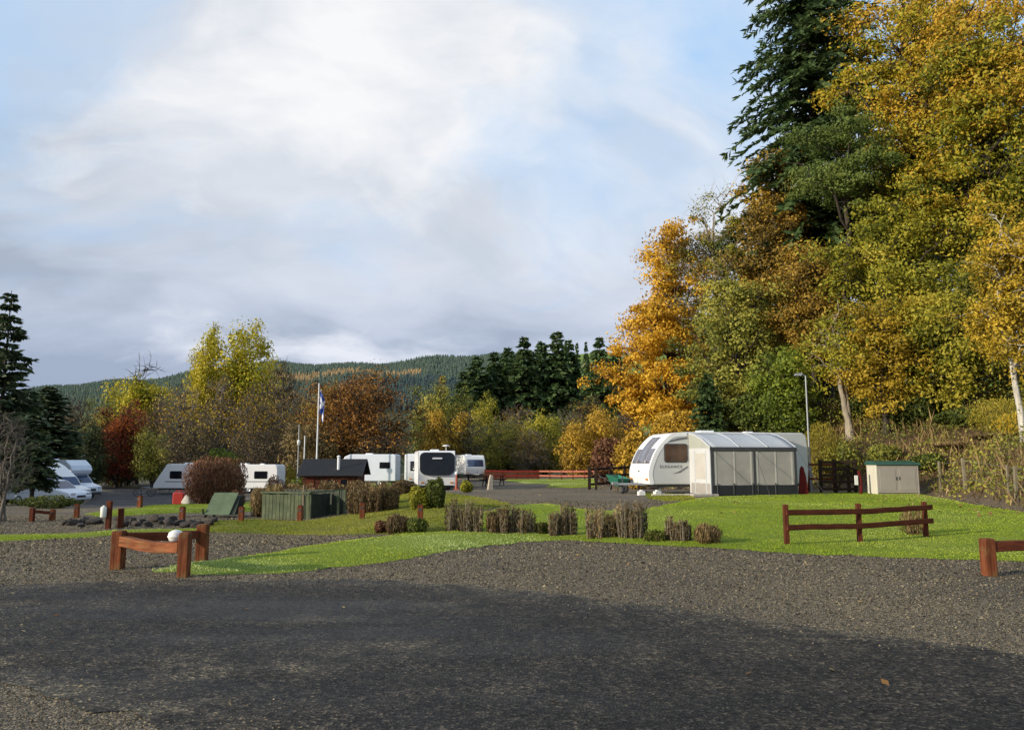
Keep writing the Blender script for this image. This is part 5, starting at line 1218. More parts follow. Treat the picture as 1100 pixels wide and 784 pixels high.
b.add(vs, fs, 0, True); ro = b.build('roof', MW['fabric'], aw); sd_ = ro.modifiers.new('cloth', 'SOLIDIFY'); sd_.thickness = 0.012
for x_ in (xs[0], xs[4], xs[8], xs[12]):
    b = MB(); pts = roof_pts(x_)
    for p, q in zip(pts[:-1], pts[1:]): b.cyl((p[0], p[1], p[2] + .018), (q[0], q[1], q[2] + .018), 0.022, n=8)
    b.build('roof_pole', MW['fabric'], aw)
def side_wall(x):
    b = MB(); pts = roof_pts(x); vs = [(p[0], p[1], p[2] - 0.01) for p in pts]
    b.add([(x, 0, 0.05), *vs, (x, AD, 0.05)], [(0, 1, 2, 3, 4, 5)]); o = b.build('side_wall', MW['fabriclight'], aw); s_ = o.modifiers.new('cloth', 'SOLIDIFY'); s_.thickness = 0.012; return o
sw = side_wall(AX0); side_wall(AX1)
b = MB(); b.prism(rr(1.1, 1.05, 0.06), (AX0 - 0.012, AD * .53, 1.18), (0, -1, 0), (0, 0, 1), 0.006); b.build('window', MW['curtain'], sw)
b = MB(); b.prism([(0.02, 1.93), (-AD * .98, 1.90), (-AD * .62, 2.22), (-AD * .30, 2.43), (0.02, 2.52)], (AX0 - .013, 0, 0), (0, -1, 0), (0, 0, 1), .006); b.build('gable_panel', MW['gable'], sw)
b = MB(); b.box((AX0 - .014, AD * .53, 0.28), (0.01, 1.75, 0.42)); b.build('lower_panel', MW['film'], sw)
for y_, w_ in ((AD * .27, .07), (AD * .80, .05), (AD * .99, .06)):
    b = MB(); b.box((AX0 - .016, y_, 0.95), (0.012, w_, 1.75)); b.build('seam_band', MW['fabric'], sw)
# front: charcoal frame, two windows, black mud valance
b = MB()
b.box(((AX0 + AX1) / 2, AD - .01, EH - .07), (AX1 - AX0 + .06, 0.03, 0.17)); b.build('eave_band', MW['fabricdark'], aw, 0.01, 1)
for x_, w_ in ((AX0 + .06, .13), ((AX0 + AX1) / 2, .10), (AX1 - .06, .12)):
    b = MB(); b.box((x_, AD - .008, 1.0), (w_, 0.03, 1.75)); b.build('front_post', MW['fabricdark'], aw, 0.006, 1)
b = MB(); b.box(((AX0 + AX1) / 2, AD - .012, 0.22), (AX1 - AX0 - .04, 0.028, 0.40)); b.build('valance', MW['valance'], aw)
mid = (AX0 + AX1) / 2
for xa, xb in ((AX0 + .125, mid - .05), (mid + .05, AX1 - .12)):
    b = MB(); b.box(((xa + xb) / 2, AD + .004, 1.13), (xb - xa, 0.012, 1.42)); wn = b.build('window', MW['film'], aw)
    for f_, w_ in ((0.04, .09), (0.52, .05), (0.95, .07)):
        b = MB(); b.box((xa + (xb - xa) * f_, AD - .006, 1.13), (w_, 0.012, 1.40)); b.build('curtain_edge', MW['curtain'], wn)
for x_ in (mid - .95, mid - .12, mid + .12, mid + .9, AX0 + .25):
    b = MB(); b.cyl((x_, AD - .03, 0.05), (x_, AD - .03, 0.50), 0.02, n=8); b.build('peg_strap', MW['fabricdark'], aw)
for x_, dx_ in ((AX0, -.5), (mid, 0), (AX1, .5)):
    b = MB(); b.cyl((x_, AD - .02, EH - .02), (x_ + dx_, AD - 1.1, .04), .008, n=5); b.cyl((x_ + dx_, AD - 1.1, -.05), (x_ + dx_ + .02, AD - 1.16, .10), .012, n=5); b.build('guy_rope', MW['fabricdark'], aw)
# table inside the awning shows as a pale edge through the film: a paving strip lies before it
o = thing('paving_slab', 'pale paving strip under the left corner of the awning', 'paving', (7.6, 31.0, onz(7.6, 31.0) + 0.05), RZ)
b = MB(); b.box((0, 0, 0), (1.1, 0.8, 0.09)); b.box((-.9, .2, -.01), (0.7, 0.5, 0.08)); b.build('slab', MW['concrete'], o, 0.01, 1)
o = thing('timber_plank', 'pale plank lying on the gravel under the caravan nose', 'plank', (6.3, 30.8, onz(6.3, 30.8) + 0.03), R(4))
b = MB(); b.box((0, 0, 0.03), (1.5, 0.16, 0.07)); b.build('plank', MW['concrete'], o, 0.008, 1)
for i, (px, lab) in enumerate(((689, 'left of two white blocks under the caravan nose'), (706, 'right of two white blocks under the caravan nose'))):
    x_ = at(px, 534, 31.8)[0]; o = thing('support_block', lab, 'block', (x_, 31.8, onz(x_, 31.8)), R(14 + 8 * i), 'white blocks under the caravan')
    b = MB(); b.box((0, 0, 0.09), (0.30, 0.22, 0.17), top=.9); b.box((0, 0, 0.20), (0.12, 0.12, 0.06)); b.build('block', MW['whiteplastic'], o, 0.015, 2)

# wheelbarrow tipped on its nose
p = G(664, 529); o = thing('wheelbarrow', 'green wheelbarrow propped up beside the caravan nose', 'wheelbarrow', (p[0], p[1], p[2]), R(-60))
b = MB()
top = [(-.42, -.34, .78), (.42, -.34, .62), (.42, .34, .62), (-.42, .34, .78)]; bot = [(-.22, -.2, .36), (.28, -.2, .28), (.28, .2, .28), (-.22, .2, .36)]
b.add(top + bot, [(4, 5, 6, 7), (0, 1, 5, 4), (1, 2, 6, 5), (2, 3, 7, 6), (3, 0, 4, 7)]); tr_ = b.build('tray', MW['barrow'], o); m_ = tr_.modifiers.new('wall', 'SOLIDIFY'); m_.thickness = 0.02
b = MB(); b.lathe([(.10, -.05), (.17, -.05), (.2, 0), (.17, .05), (.10, .05), (.02, .03), (.02, -.03), (.10, -.05)], (0.52, 0, 0.2), 18, 0, 'Y'); b.build('wheel', MW['rubber'], o)
for s_ in (-1, 1):
    b = MB(); b.cyl((0.52, s_ * .1, 0.2), (-1.0, s_ * .3, 0.72), 0.02, n=8); b.build('handle', MW['darktrim'], o)
    b = MB(); b.bar((-.25, s_ * .2, .38), (-.33, s_ * .24, 0.0), 0.03, 0.03); b.build('leg', MW['darktrim'], o)

# ---- the other caravans
def put(px, Y, dz=0.0): x_ = at(px, 500, Y)[0]; return (x_, Y, onz(x_, Y) + dz)
# one seen nose-on: heading towards the camera
def nose_on(px, Y, W, turn=0.0, dz=0.0):
    x_, y_, z_ = put(px, Y, dz); a = R(90 + turn)
    return (x_ + W / 2 * math.sin(a), y_ - W / 2 * math.cos(a) * 1.0, z_), a
l, a = nose_on(470, 48.5, 2.3, 9.5, -0.08)
fc, _ = caravan('touring_caravan', 'white caravan facing the camera with a big dark rounded front window', l, a, L=7.0, W=2.32, H=2.62, style='upright', fwin='visor', wins=((1.1, 1.2), (4.6, 1.2)))
b = MB(); b.cyl((1.5, .5, 2.6), (1.5, .5, 2.95), 0.02, n=8); b.lathe([(0.001, 0), (0.24, 0.0), (0.24, 0.05), (0.001, 0.10)], (1.5, .5, 2.92), 18); b.build('roof_aerial', MW['white'], fc)
l, a = nose_on(453.5, 61, 2.3, 10)
caravan('touring_caravan', 'white caravan mostly hidden behind the front-facing one, only its edge showing', l, a, L=6.5, W=2.3, H=2.6, style='upright', fwin='wide', wins=((1, 1.1), (4.2, 1.1)))
l, a = nose_on(511, 85, 2.3, 24)
caravan('touring_caravan', 'small distant caravan with a wide blue front window beside the front-facing one', l, a, L=5.6, W=2.3, H=2.5, style='upright', fwin='wide', glassm='blueglass', wins=((.5, 1.2), (3.6, 1.0)), door=2.6)
x_, y_, z_ = put(166, 70, 0.1)
lc, _ = caravan('touring_caravan', 'white caravan with sloping nose at the left of the big rusty bush', (x_, y_, z_), R(2), L=6.4, W=2.3, H=2.62, style='slant', fwin='wide', glassm='glass', wins=((1.45, 1.0), (4.9, 1.0)), door=3.3)
x_, y_, z_ = put(229, 71, 0.1)
rc, _ = caravan('touring_caravan', 'white caravan showing its rear half to the right of the big rusty bush', (x_, y_, z_), R(-2), L=6.0, W=2.3, H=2.58, style='curved', fwin='wide', wins=((1.0, 1.0), (3.9, 1.15)), glassm='glass')
x_, y_, z_ = put(-46, 60, 0.1)
caravan('touring_caravan', 'white caravan cut by the left edge behind the bare tree', (x_, y_, z_), R(3), L=5.2, W=2.3, H=2.5, style='curved', fwin='wide', wins=((.9, 1.0), (3.4, 1.0)))

# ---- motorhomes: local X from bonnet to tail
def motorhome(label, loc, rz, L=6.6, W=2.2, H=2.85, paint='white', glassm='glass', over=True, mirror=False):
    t = thing('motorhome', label, 'motorhome', loc, rz)
    nose = [(0.10, 0.42), (0.0, 0.62), (0.08, 0.98), (0.85, 1.22), (1.42, 1.86)]
    roof = ([(1.15, 2.0), (1.02, 2.25), (1.18, 2.62), (1.7, H)] if over else [(1.9, 2.2), (2.5, 2.62), (3.0, H)])
    prof = nose + roof + [(L - .15, H), (L, H - .15), (L, .45)]
    hull('body', prof, W, [MW[paint], MW[paint]], t, 0.06)
    b = MB(); A = Vector((0.89, 0, 1.25)); B_ = Vector((1.40, 0, 1.84)); n = (B_ - A).normalized()
    b.prism(rr(W - .24, (B_ - A).length, .06), (A + B_) / 2 + Vector((0, W / 2, 0)), (0, -1, 0), n, 0.02); b.build('windscreen', MW[glassm], t, .005, 1)
    for yy, flip in ((0, 0), (W, 1)):
        y0 = yy if not flip else W + 0.02
        side_plate('cab_window', 1.62, 1.56, .62, .50, MW[glassm], t, y0, .08, .02)
        for x_, w_ in ((2.9, .9), (4.9, .9)):
            f = side_plate('side_window', x_, 1.85, w_ + .08, .58, MW['darktrim'], t, y0, .08, .02); side_plate('pane', x_, 1.85, w_, .50, MW[glassm], f, y0, .07, .03 if not flip else -.01)
        for x_ in (0.95, L - 1.5): wheel(x_, 0.14 if not flip else W - .14, t, .33, .22)
        b = MB(); b.box((1.25, yy + (.12 if flip else -.12), 1.5), (.12, .2, .3)); b.build('mirror', MW['grille'], t, .03, 2)
    for yy in (.3, W - .3): end_plate('headlight', yy, .84, .36, .22, MW['lens'], t, .04, .08, .04)
    end_plate('grille', W / 2, .72, .8, .2, MW['grille'], t, .02, .05, .03)
    b = MB(); b.box((0.14, W / 2, .42), (.26, W - .1, .24)); b.build('bumper', MW['grille'], t, .05, 2)
    b = MB(); b.box((L * .55, W / 2, H + .05), (.7, .7, .1), top=.85); b.build('roof_vent', MW['white'], t, .02, 2)
    b = MB(); b.box((L * .55, W / 2, .36), (L - 1.2, W - .2, .2)); b.build('chassis', MW['grille'], t)
    return t
def facing_right(px, Y, W, turn, dz=0.0):
    """bonnet centre at pixel column px, heading right and turned towards the camera"""
    x_, y_, z_ = put(px, Y, dz); a = R(180 - turn)
    return (x_ + W / 2 * math.sin(a), y_ - W / 2 * math.cos(a), z_), a
l, a = facing_right(101, 61, 2.2, 12)
motorhome('rear motorhome at the left with a blue-tinted windscreen and bonnet', l, a, L=7.0, H=3.05, paint='bluewhite', glassm='blueglass')
l, a = facing_right(88, 55, 2.2, 14)
motorhome('middle motorhome at the left, half behind the small dark conifer', l, a, L=6.4, H=2.85, paint='white', glassm='blueglass', over=False)
x_, y_, z_ = put(356, 70, 0.45)
mh = motorhome('white motorhome side-on behind the hut with its cab towards the left', (x_, y_, z_), R(-3), L=5.9, H=2.85, paint='bluewhite')  # bluish shade of its side is part of the panel colour

# white car nearest at the left
def car(label, loc, rz, paint='bluewhite'):
    t = thing('parked_car', label, 'car', loc, rz); L, W = 4.6, 1.8
    prof = [(0.05, .32), (0, .55), (.15, .78), (1.05, .98), (1.85, 1.46), (2.3, 1.54), (3.9, 1.52), (4.35, 1.2), (L, .95), (L, .34)]
    hull('body', prof, W, [MW[paint], MW[paint]], t, .07)
    b = MB(); A = Vector((1.10, 0, 1.01)); B_ = Vector((1.83, 0, 1.45)); n = (B_ - A).normalized()
    b.prism(rr(W - .24, (B_ - A).length, .06), (A + B_) / 2 + Vector((0, W / 2, 0)), (0, -1, 0), n, .012); b.build('windscreen', MW['blueglass'], t, .004, 1)
    for yy in (0, W + .014):
        b = MB(); b.prism([(1.42, 1.02), (1.98, 1.38), (2.62, 1.42), (2.62, 1.02)], (0, yy, 0), (1, 0, 0), (0, 0, 1), .014); b.build('side_window', MW['blueglass'], t)
        b = MB(); b.prism([(2.72, 1.02), (2.72, 1.42), (3.75, 1.41), (4.1, 1.12), (4.1, 1.02)], (0, yy, 0), (1, 0, 0), (0, 0, 1), .014); b.build('side_window', MW['blueglass'], t)
        b = MB(); b.prism(rr(.22, .04, .015), (2.5, yy, .9), (1, 0, 0), (0, 0, 1), .03); b.build('door_handle', MW['darktrim'], t)
    for x_ in (.85, 3.65):
        for yy in (.1, W - .1): wheel(x_, yy, t, .31, .2)
    for yy in (.28, W - .28): end_plate('headlight', yy, .68, .36, .16, MW['lens'], t, .08, .06, .05)
    end_plate('grille', W / 2, .55, .7, .14, MW['grille'], t, .03, .04, .03)
    for yy in (-.1, W + .1):
        b = MB(); b.box((1.5, yy, 1.03), (.14, .16, .12)); b.build('mirror', MW[paint], t, .03, 2)
    return t
l, a = facing_right(90, 47, 1.8, 12)
car('white car with a big sloping blue windscreen nearest in the left row', l, a)

# ---- fences
def post(parent, loc, h, w, mat='redwood', name='post', d=None, lean=0, cap=.85, foot=.3):
    b = MB(); b.box((0, 0, (h - foot) / 2), (w, d or w, h + foot))
    b.box((0, 0, h + w * .05), (w * .97, (d or w) * .97, w * .12), top=cap)
    o = b.build(name, MW[mat], parent, .012, 2); o.location = loc; o.rotation_euler = (lean, lean * .7, random.uniform(-.06, .06)); return o
def rail(parent, a, b_, h, t, mat='redwoodx', name='rail', sag=0.0):
    """a sawn rail from a to b in the thing's frame; its own X runs along it so the grain follows"""
    a = Vector(a); b_ = Vector(b_); L = (b_ - a).length; n = 7; b = MB(); vs = []
    for i in range(n):
        k = i / (n - 1); dz = -sag * math.sin(math.pi * k) + random.gauss(0, .003)
        for (y_, z_) in ((-t / 2, -h / 2), (t / 2, -h / 2), (t / 2, h / 2), (-t / 2, h / 2)): vs.append((k * L, y_, z_ + dz))
    fs = [(3, 2, 1, 0), tuple(range(4 * n - 4, 4 * n))]
    for i in range(n - 1):
        for j in range(4): fs.append((4 * i + j, 4 * i + (j + 1) % 4, 4 * i + 4 + (j + 1) % 4, 4 * i + 4 + j))
    b.add(vs, fs); o = b.build(name, MW[mat], parent, .008, 1); o.location = a
    o.rotation_euler = (b_ - a).to_track_quat('X', 'Z').to_euler(); return o

# low V of sleepers at the left front
A = G(126, 611); B_ = G(197, 619.5); C = G(216.5, 603)
f1 = thing('low_rail_fence', 'low heavy red timber rail fence of three posts at the left front', 'fence', A)
La = lambda p, z=0: (p[0] - A[0], p[1] - A[1], p[2] - A[2] + z)
post(f1, La(A), .55, .165, 'orangewood'); post(f1, La(B_), .60, .145, 'orangewood'); post(f1, La(C), .58, .165, 'orangewood')
d1 = unit(np.array(B_) - np.array(A))
rail(f1, La(A + d1 * .085, .42), La(B_ - d1 * .08, .40), .15, .13, 'orangewoodx', sag=.035)
d2 = unit(np.array(C) - np.array(A))
rail(f1, La(A + d2 * .09, .47), La(C - d2 * .09, .43), .13, .12, 'redwoodx', sag=.01)
pb = A + (C - A) * .62
d = at(190.5, 577, 12.1); o = thing('white_tub', 'white rounded plastic tub resting on the front rail of the low red fence', 'tub', (d[0], d[1], 0))
pr = B_ - d1 * .21
o.location = (pr[0], pr[1], pr[2] + .478)
b = MB(); b.lathe([(0.001, 0), (.07, 0), (.09, .02), (.108, .07), (.095, .125), (.05, .155), (0.001, .165)], (0, 0, 0), 22); b.build('shell', MW['whiteplastic'], o)
b = MB(); b.lathe([(.107, .06), (.113, .065), (.113, .075), (.107, .08)], (0, 0, 0), 22); b.build('rim', MW['whiteplastic'], o)

# two-rail fence on the lawn
P = [G(845.5, 587), G(924, 584.5), G(995, 579)]
f2 = thing('two_rail_fence', 'red-brown two-rail fence of three posts on the bright lawn', 'fence', P[0])
Lp = lambda p, z=0: (p[0] - P[0][0], p[1] - P[0][1], p[2] - P[0][2] + z)
hs = [.78, .79, .76]
for p, h_ in zip(P, hs): post(f2, Lp(p), h_, .085, 'redwood')
e = unit(P[2] - P[0]); off = np.array([e[1], -e[0], 0]) * 0.062
for hz_ in (.64, .36):
    for i in (0, 1):
        a_, c_ = P[i].copy(), P[i + 1].copy()
        if i == 1: c_ = c_ + e * .16; a_ = a_ + e * .004
        else: c_ = c_ - e * .004; a_ = a_ - e * .04
        rail(f2, Lp(a_ + off, hz_), Lp(c_ + off, hz_ + (.0 if i == 0 else .02)), .105, .038, 'redwoodx')
# fence at the right front
q = G(1063, 618); q2 = np.array([q[0] + 2.6, q[1] + .5, 0]); q2[2] = onz(*q2[:2]); q3 = q2 + np.array([2.4, .45, 0])
f3 = thing('low_rail_fence', 'low red timber rail fence cut by the right edge of the photo', 'fence', q)
for p in (q, q2, q3): post(f3, tuple(np.array(p) - q), .50, .155, 'orangewood')
rail(f3, (.07, 0, .40), tuple(q2 - q + [-.07, 0, .42]), .14, .12, 'redwoodx'); rail(f3, tuple(q2 - q + [.07, 0, .42]), tuple(q3 - q + [-.07, 0, .42]), .14, .12, 'redwoodx')

# dark three-rail fence left of the big caravan
ax0, ax1 = at(640, 500, 41), at(700, 500, 43.5)
f4 = thing('three_rail_fence', 'dark brown three-rail fence rising behind the wheelbarrow', 'fence', (ax0[0], ax0[1], onz(*ax0[:2])))
n4 = 5; base4 = np.array(f4.location)
pp = []
for i in range(n4):
    k = i / (n4 - 1); x_, y_ = ax0[0] + (ax1[0] - ax0[0]) * k, ax0[1] + (ax1[1] - ax0[1]) * k; z_ = onz(x_, y_) + .30 * k; pp.append(np.array([x_, y_, z_]) - base4)
    post(f4, tuple(pp[-1]), 1.22, .13, 'darkwood', foot=.8)
post(f4, (-.35, 0, 0), 1.25, .16, 'darkwood')
for hz_ in (1.08, .70, .30):
    rail(f4, tuple(pp[0] + [-.3, -.09, hz_ - .02]), tuple(pp[2] + [0, -.09, hz_]), .12, .045, 'darkwoodx'); rail(f4, tuple(pp[2] + [.004, -.09, hz_]), tuple(pp[4] + [0, -.09, hz_]), .12, .045, 'darkwoodx')

# far red fence
f5 = thing('board_fence', 'long low red board fence far off across the middle of the site', 'fence', put(520, 80))
base5 = np.array(f5.location); xs5 = np.linspace(at(521, 500, 80)[0], at(641, 500, 74)[0], 11); ys5 = np.linspace(80, 74, 11)
prev = None
for i, (x_, y_) in enumerate(zip(xs5, ys5)):
    p = np.array([x_, y_, onz(x_, y_)]) - base5
    post(f5, tuple(p), .95, .12, 'redwood')
    if prev is not None:
        for hz_ in (.82, .38):
            m_ = MW['orangered'] if i > 5 else MW['deepred']
            o = rail(f5, tuple(prev + [.062, -.08, hz_]), tuple(p + [.058, -.08, hz_]), .16, .04); o.data.materials[0] = m_
        if i <= 5:
            for q_ in range(1, 9):
                pp_ = prev + (p - prev) * q_ / 9; b = MB(); b.box((0, 0, .45), (.09, .025, .85)); o = b.build('picket', MW['redwood'], f5); o.location = tuple(pp_ + [0, -.04, 0])
    prev = p

# dark gate between the awning and the cream store
gt = thing('timber_gate', 'dark open-slatted timber gate with five rails beside the cream store', 'gate', put(881, 34.2))
gw = at(918, 500, 34.2)[0] - gt.location.x
for k in (0, .42, .80, 1.0): post(gt, (gw * k, 0, 0), 1.48, .12, 'darkwood')
for hz_ in (1.38, 1.08, .80, .52, .20): rail(gt, (-.06, -.085, hz_), (gw + .05, -.085, hz_), .11, .04, 'darkwoodx')
b = MB(); b.bar((gw * .44, -.12, .2), (gw * .78, -.12, 1.35), .03, .09); b.build('brace', MW['darkwood'], gt)
o = thing('rail_fence', 'short thin dark red rail between the caravan tail and the gate', 'fence', put(868, 35.6))
for k in (0, 1.15): post(o, (k, 0, 0), 1.35, .08, 'redwood')
rail(o, (0, -.06, 1.25), (1.15, -.06, 1.25), .09, .04); rail(o, (0, -.06, .6), (1.15, -.06, .6), .09, .04)

# wire fence on the bank: grey stakes with wires
wf = thing('wire_fence', 'wire stock fence on pale stakes along the foot of the bank', 'fence', G(1011, 528))
bw = np.array(wf.location); stakes = [(1011, 528, 1.22, .07), (1037.5, 528, 1.26, .10), (1084, 531, .98, .06), (1092, 535, 1.02, .09), (1150, 545, 1.1, .09)]
sp_ = []
for px, py, h_, w_ in stakes:
    p = G(px, py) - bw; sp_.append((p, h_)); post(wf, tuple(p), h_, w_, 'greypost', name='stake', lean=random.uniform(-.03, .03))
for (p, h1), (p2, h2) in zip(sp_[:-1], sp_[1:]):
    for k in (.35, .65, .92):
        b = MB(); b.cyl(p + [0, -.05, h1 * k], p2 + [0, -.05, h2 * k], .006, n=4); b.build('wire', MW['steel'], wf)

# bollards
BL = [(82, 542, 556, 'red timber bollard on the gravel in front of the white car'), (150, 533, 545, 'red timber bollard on the near edge of the tarmac drive'), (195.5, 545, 560, 'red timber bollard on the gravel left of the green sloping box'),
      (259, 545, 561, 'red timber bollard at the right corner of the green sloping box'), (322, 543.5, 560.5, 'red timber bollard in front of the green board store'), (389, 541, 558.5, 'red timber bollard before the brown hedge block'),
      (451.5, 543, 560, 'red timber bollard before the clipped dome bush'), (380, 517, 531, 'thin red timber bollard beyond the long hedge'), (56, 548, 559, 'right post-like bollard of the pair near the bare tree')]
for px, tp, bs, lab in BL:
    p = G(px, bs); h_ = float(at(px, tp, p[1])[2] - p[2]); o = thing('bollard', lab, 'bollard', p, random.uniform(-.2, .2), 'short red timber bollards')
    w_ = .15 if p[1] < 30 else .17
    b = MB(); b.box((0, 0, h_ / 2 - .1), (w_, w_, h_ + .2)); b.build('post', MW['orangewood'], o, .012, 2)
    b = MB(); b.box((0, 0, h_ + .018), (w_ * .98, w_ * .98, .04), top=.72); b.build('cap', MW['redwood'], o, .01, 1)
    b = MB(); b.box((0, -w_ / 2 - .004, h_ * .76), (w_ * .55, .008, w_ * .42)); b.build('plate', MW['darktrim'], o)
# low side rail near the bare tree
A2 = G(34, 560); B2 = G(52, 559.5)
o = thing('low_rail_fence', 'tiny low red rail fence beside the bare tree', 'fence', A2)
post(o, (0, 0, 0), .42, .13, 'redwood'); rail(o, (.065, 0, .32), tuple(B2 - A2 + [.03, 0, .26]), .1, .06)
# tall post with a white canister
p = G(116, 568); o = thing('marker_post', 'tall dark red post standing left of the low rail fence', 'post', p)
post(o, (0, 0, 0), .78, .13, 'redwood'); post(o, (.22, .25, 0), .55, .13, 'redwood', name='side_post')
c = thing('canister', 'white canister hanging on the tall dark red post', 'canister', (p[0] - .115, p[1] - .08, p[2] + .33))
b = MB(); b.lathe([(.001, 0), (.075, 0), (.085, .02), (.085, .27), (.07, .30), (.001, .31)], (0, 0, 0), 18); b.build('drum', MW['whiteplastic'], c)
b = MB(); b.lathe([(.03, .30), (.035, .33), (.001, .345)], (0, 0, 0), 14); b.build('lid', MW['whiteplastic'], c)
# red board by the awning, red post with plate, orange-red post
x_, y_, z_ = put(862, 31.9); o = thing('red_board', 'dark red tapering board leaning at the right end of the awning', 'board', (x_, y_, z_), R(10))
b = MB(); b.prism([(-.24, 0), (.20, 0), (.12, .75), (.02, 1.14), (-.08, 1.20), (-.15, 1.05)], (0, 0, 0), (1, 0, 0), (0, 0, 1), .05); b.build('board', MW['deepred'], o, .012, 2); b = MB(); b.bar((.02, .02, .95), (.06, .5, 0), .05, .05); b.build('strut', MW['deepred'], o)
x_, y_, z_ = put(923, 32.6); o = thing('sign_post', 'crooked red post with a white plate beside the dark gate', 'post', (x_, y_, z_))
b = MB(); b.cyl((0, 0, -.2), (.03, 0, .55), .07, .06, 10); b.cyl((.03, 0, .55), (-.04, 0, 1.02), .06, .055, 10); b.build('pole', MW['deepred'], o); b = MB(); b.box((-.19, -.07, .62), (.15, .03, .40)); b.build('plate', MW['whiteplastic'], o, .01, 2)
x_, y_, z_ = put(490.5, 46.2); o = thing('hazard_post', 'orange-red post with a white top beside the front-facing caravan', 'post', (x_, y_, z_))
b = MB(); b.box((0, 0, .06), (.34, .34, .12), top=.85); b.build('foot', MW['orangered'], o, .02, 2); b = MB(); b.cyl((0, 0, .1), (0, 0, .95), .085, .05, 14); b.build('shaft', MW['orangered'], o); b = MB(); b.lathe([(.05, .95), (.10, 1.0), (.11, 1.08), (.07, 1.16), (.001, 1.18)], (0, 0, 0), 16); b.build('top', MW['whiteplastic'], o)
x_, y_, z_ = put(526.5, 49); o = thing('stone_post', 'pale leaning stone post beside the picnic table', 'post', (x_, y_, z_), R(20))
b = MB(); b.add([(-.2, -.14, -.2), (.16, -.14, -.2), (.16, .14, -.2), (-.2, .14, -.2), (-.1, -.1, .55), (.18, -.1, .5), (.18, .1, .5), (-.1, .1, .55), (.0, -.08, .95), (.2, -.08, .88), (.2, .08, .88), (.0, .08, .95)],
               [(3, 2, 1, 0), (0, 1, 5, 4), (1, 2, 6, 5), (2, 3, 7, 6), (3, 0, 4, 7), (4, 5, 9, 8), (5, 6, 10, 9), (6, 7, 11, 10), (7, 4, 8, 11), (8, 9, 10, 11)]); b.build('stone', MW['palestone'], o, .03, 2)
def picnic(px, Y, lab, rz):
    x_, y_, z_ = put(px, Y); t = thing('picnic_table', lab, 'picnic table', (x_, y_, z_), rz, 'dark picnic tables on the gravel')
    b = MB(); b.box((0, 0, .74), (1.8, .75, .045)); b.build('tabletop', MW['darkwoodx'], t, .008, 1)
    for s_ in (-1, 1):
        b = MB(); b.box((0, s_ * .68, .45), (1.8, .28, .045)); b.build('seat', MW['darkwoodx'], t, .008, 1)
        for k in (-1, 1):
            b = MB(); b.bar((k * .65, s_ * .25, .72), (k * .65, s_ * .72, 0), .05, .1); b.build('leg', MW['darkwood'], t)
    for k in (-1, 1):
        b = MB(); b.box((k * .71, 0, .40), (.05, 1.5, .09)); b.build('crossbar', MW['darkwood'], t)
picnic(513, 55, 'dark picnic table below the small distant caravan', R(8)); picnic(530, 58, 'dark picnic table behind the pale stone post', R(-12))

# ---- buildings and boxes
# wooden hut with corrugated dark roof
x_, y_, z_ = put(323, 40); hut = thing('wooden_hut', 'brown wooden hut with a black corrugated roof and white flue', 'hut', (x_, y_, onz(x_, y_) + .1), R(3))
hw = at(386, 500, 40)[0] - x_; hd = 2.6; eh = float(at(350, 508, 40)[2] - hut.location.z); rh = float(at(350, 493.5, 41.3)[2] - hut.location.z)
b = MB(); pr = [(0, -.1), (hd, -.1), (hd, eh), (hd / 2, rh - .06), (0, eh)]
b.add([(.12, p[0], p[1]) for p in pr] + [(hw - .1, p[0], p[1]) for p in pr], [(0, 1, 2, 3, 4), (9, 8, 7, 6, 5)] + [(i, (i + 1) % 5, 5 + (i + 1) % 5, 5 + i) for i in range(5)]); wl = b.build('wall', MW['hutwood'], hut)
for i in range(1, 9):
    b = MB(); zz = eh * i / 9; b.box((hw / 2, -.008, zz), (hw - .26, .016, .02)); b.build('board_joint', MW['darkwoodx'], wl)
b = MB(); nc = 44
for s_ in (0, 1):
    vs = []
    for i in range(nc * 2 + 1):
        x1 = -.15 + (hw + .35) * i / (nc * 2); up = .035 * (i % 2)
        ye, yr = (-.28, hd / 2) if s_ == 0 else (hd + .28, hd / 2)
        ze = eh - (rh - eh) * .28 / (hd / 2)
        vs += [(x1, ye, ze + up), (x1, yr, rh + up)]
    b.add(vs, [(2 * i, 2 * i + 2, 2 * i + 3, 2 * i + 1) for i in range(nc * 2)])
ro = b.build('roof', MW['roofdark'], hut, recalc=False); m_ = ro.modifiers.new('sheet', 'SOLIDIFY'); m_.thickness = .02
b = MB(); fx = hw * .62; b.cyl((fx, .35, eh + .05), (fx, .35, rh + .12), .075, n=12); b.lathe([(.001, .1), (.11, .02), (.11, 0), (.001, 0)], (fx, .35, rh + .13), 12); b.build('flue', MW['whitepole'], hut)
b = MB(); b.box((hw * .17, -.016, eh * .48), (hw * .13, .03, eh * .9)); dr = b.build('door', MW['redwood'], hut, .006, 1)
b = MB(); b.cyl((hw * .21, -.06, eh * .5), (hw * .21, -.03, eh * .5), .025, n=8); b.build('handle', MW['steel'], dr)
for k in (.52, .74):
    b = MB(); b.box((hw * k, -.014, eh * .62), (hw * .15, .028, eh * .42)); w_ = b.build('window', MW['orangewood'], hut); b = MB(); b.box((hw * k, -.022, eh * .62), (hw * .12, .024, eh * .32)); b.build('pane', MW['glass'], w_)
# low wall left of the hut
o = thing('garden_wall', 'low dark garden wall left of the hut', 'wall', put(298, 47))
b = MB(); wlen = at(322, 500, 44)[0] - o.location.x
for i in range(8): b.box((wlen * (i + .5) / 8, -.05 * i, .28 + random.uniform(-.02, .02)), (wlen / 8 - .012, .4, .7), rz=-.08)
b.build('stonework', MW['stone'], o, .03, 2); b = MB(); b.bar((0, 0, .66), (wlen, -.4, .66), .5, .06); b.build('coping', MW['palestone'], o, .01, 1)

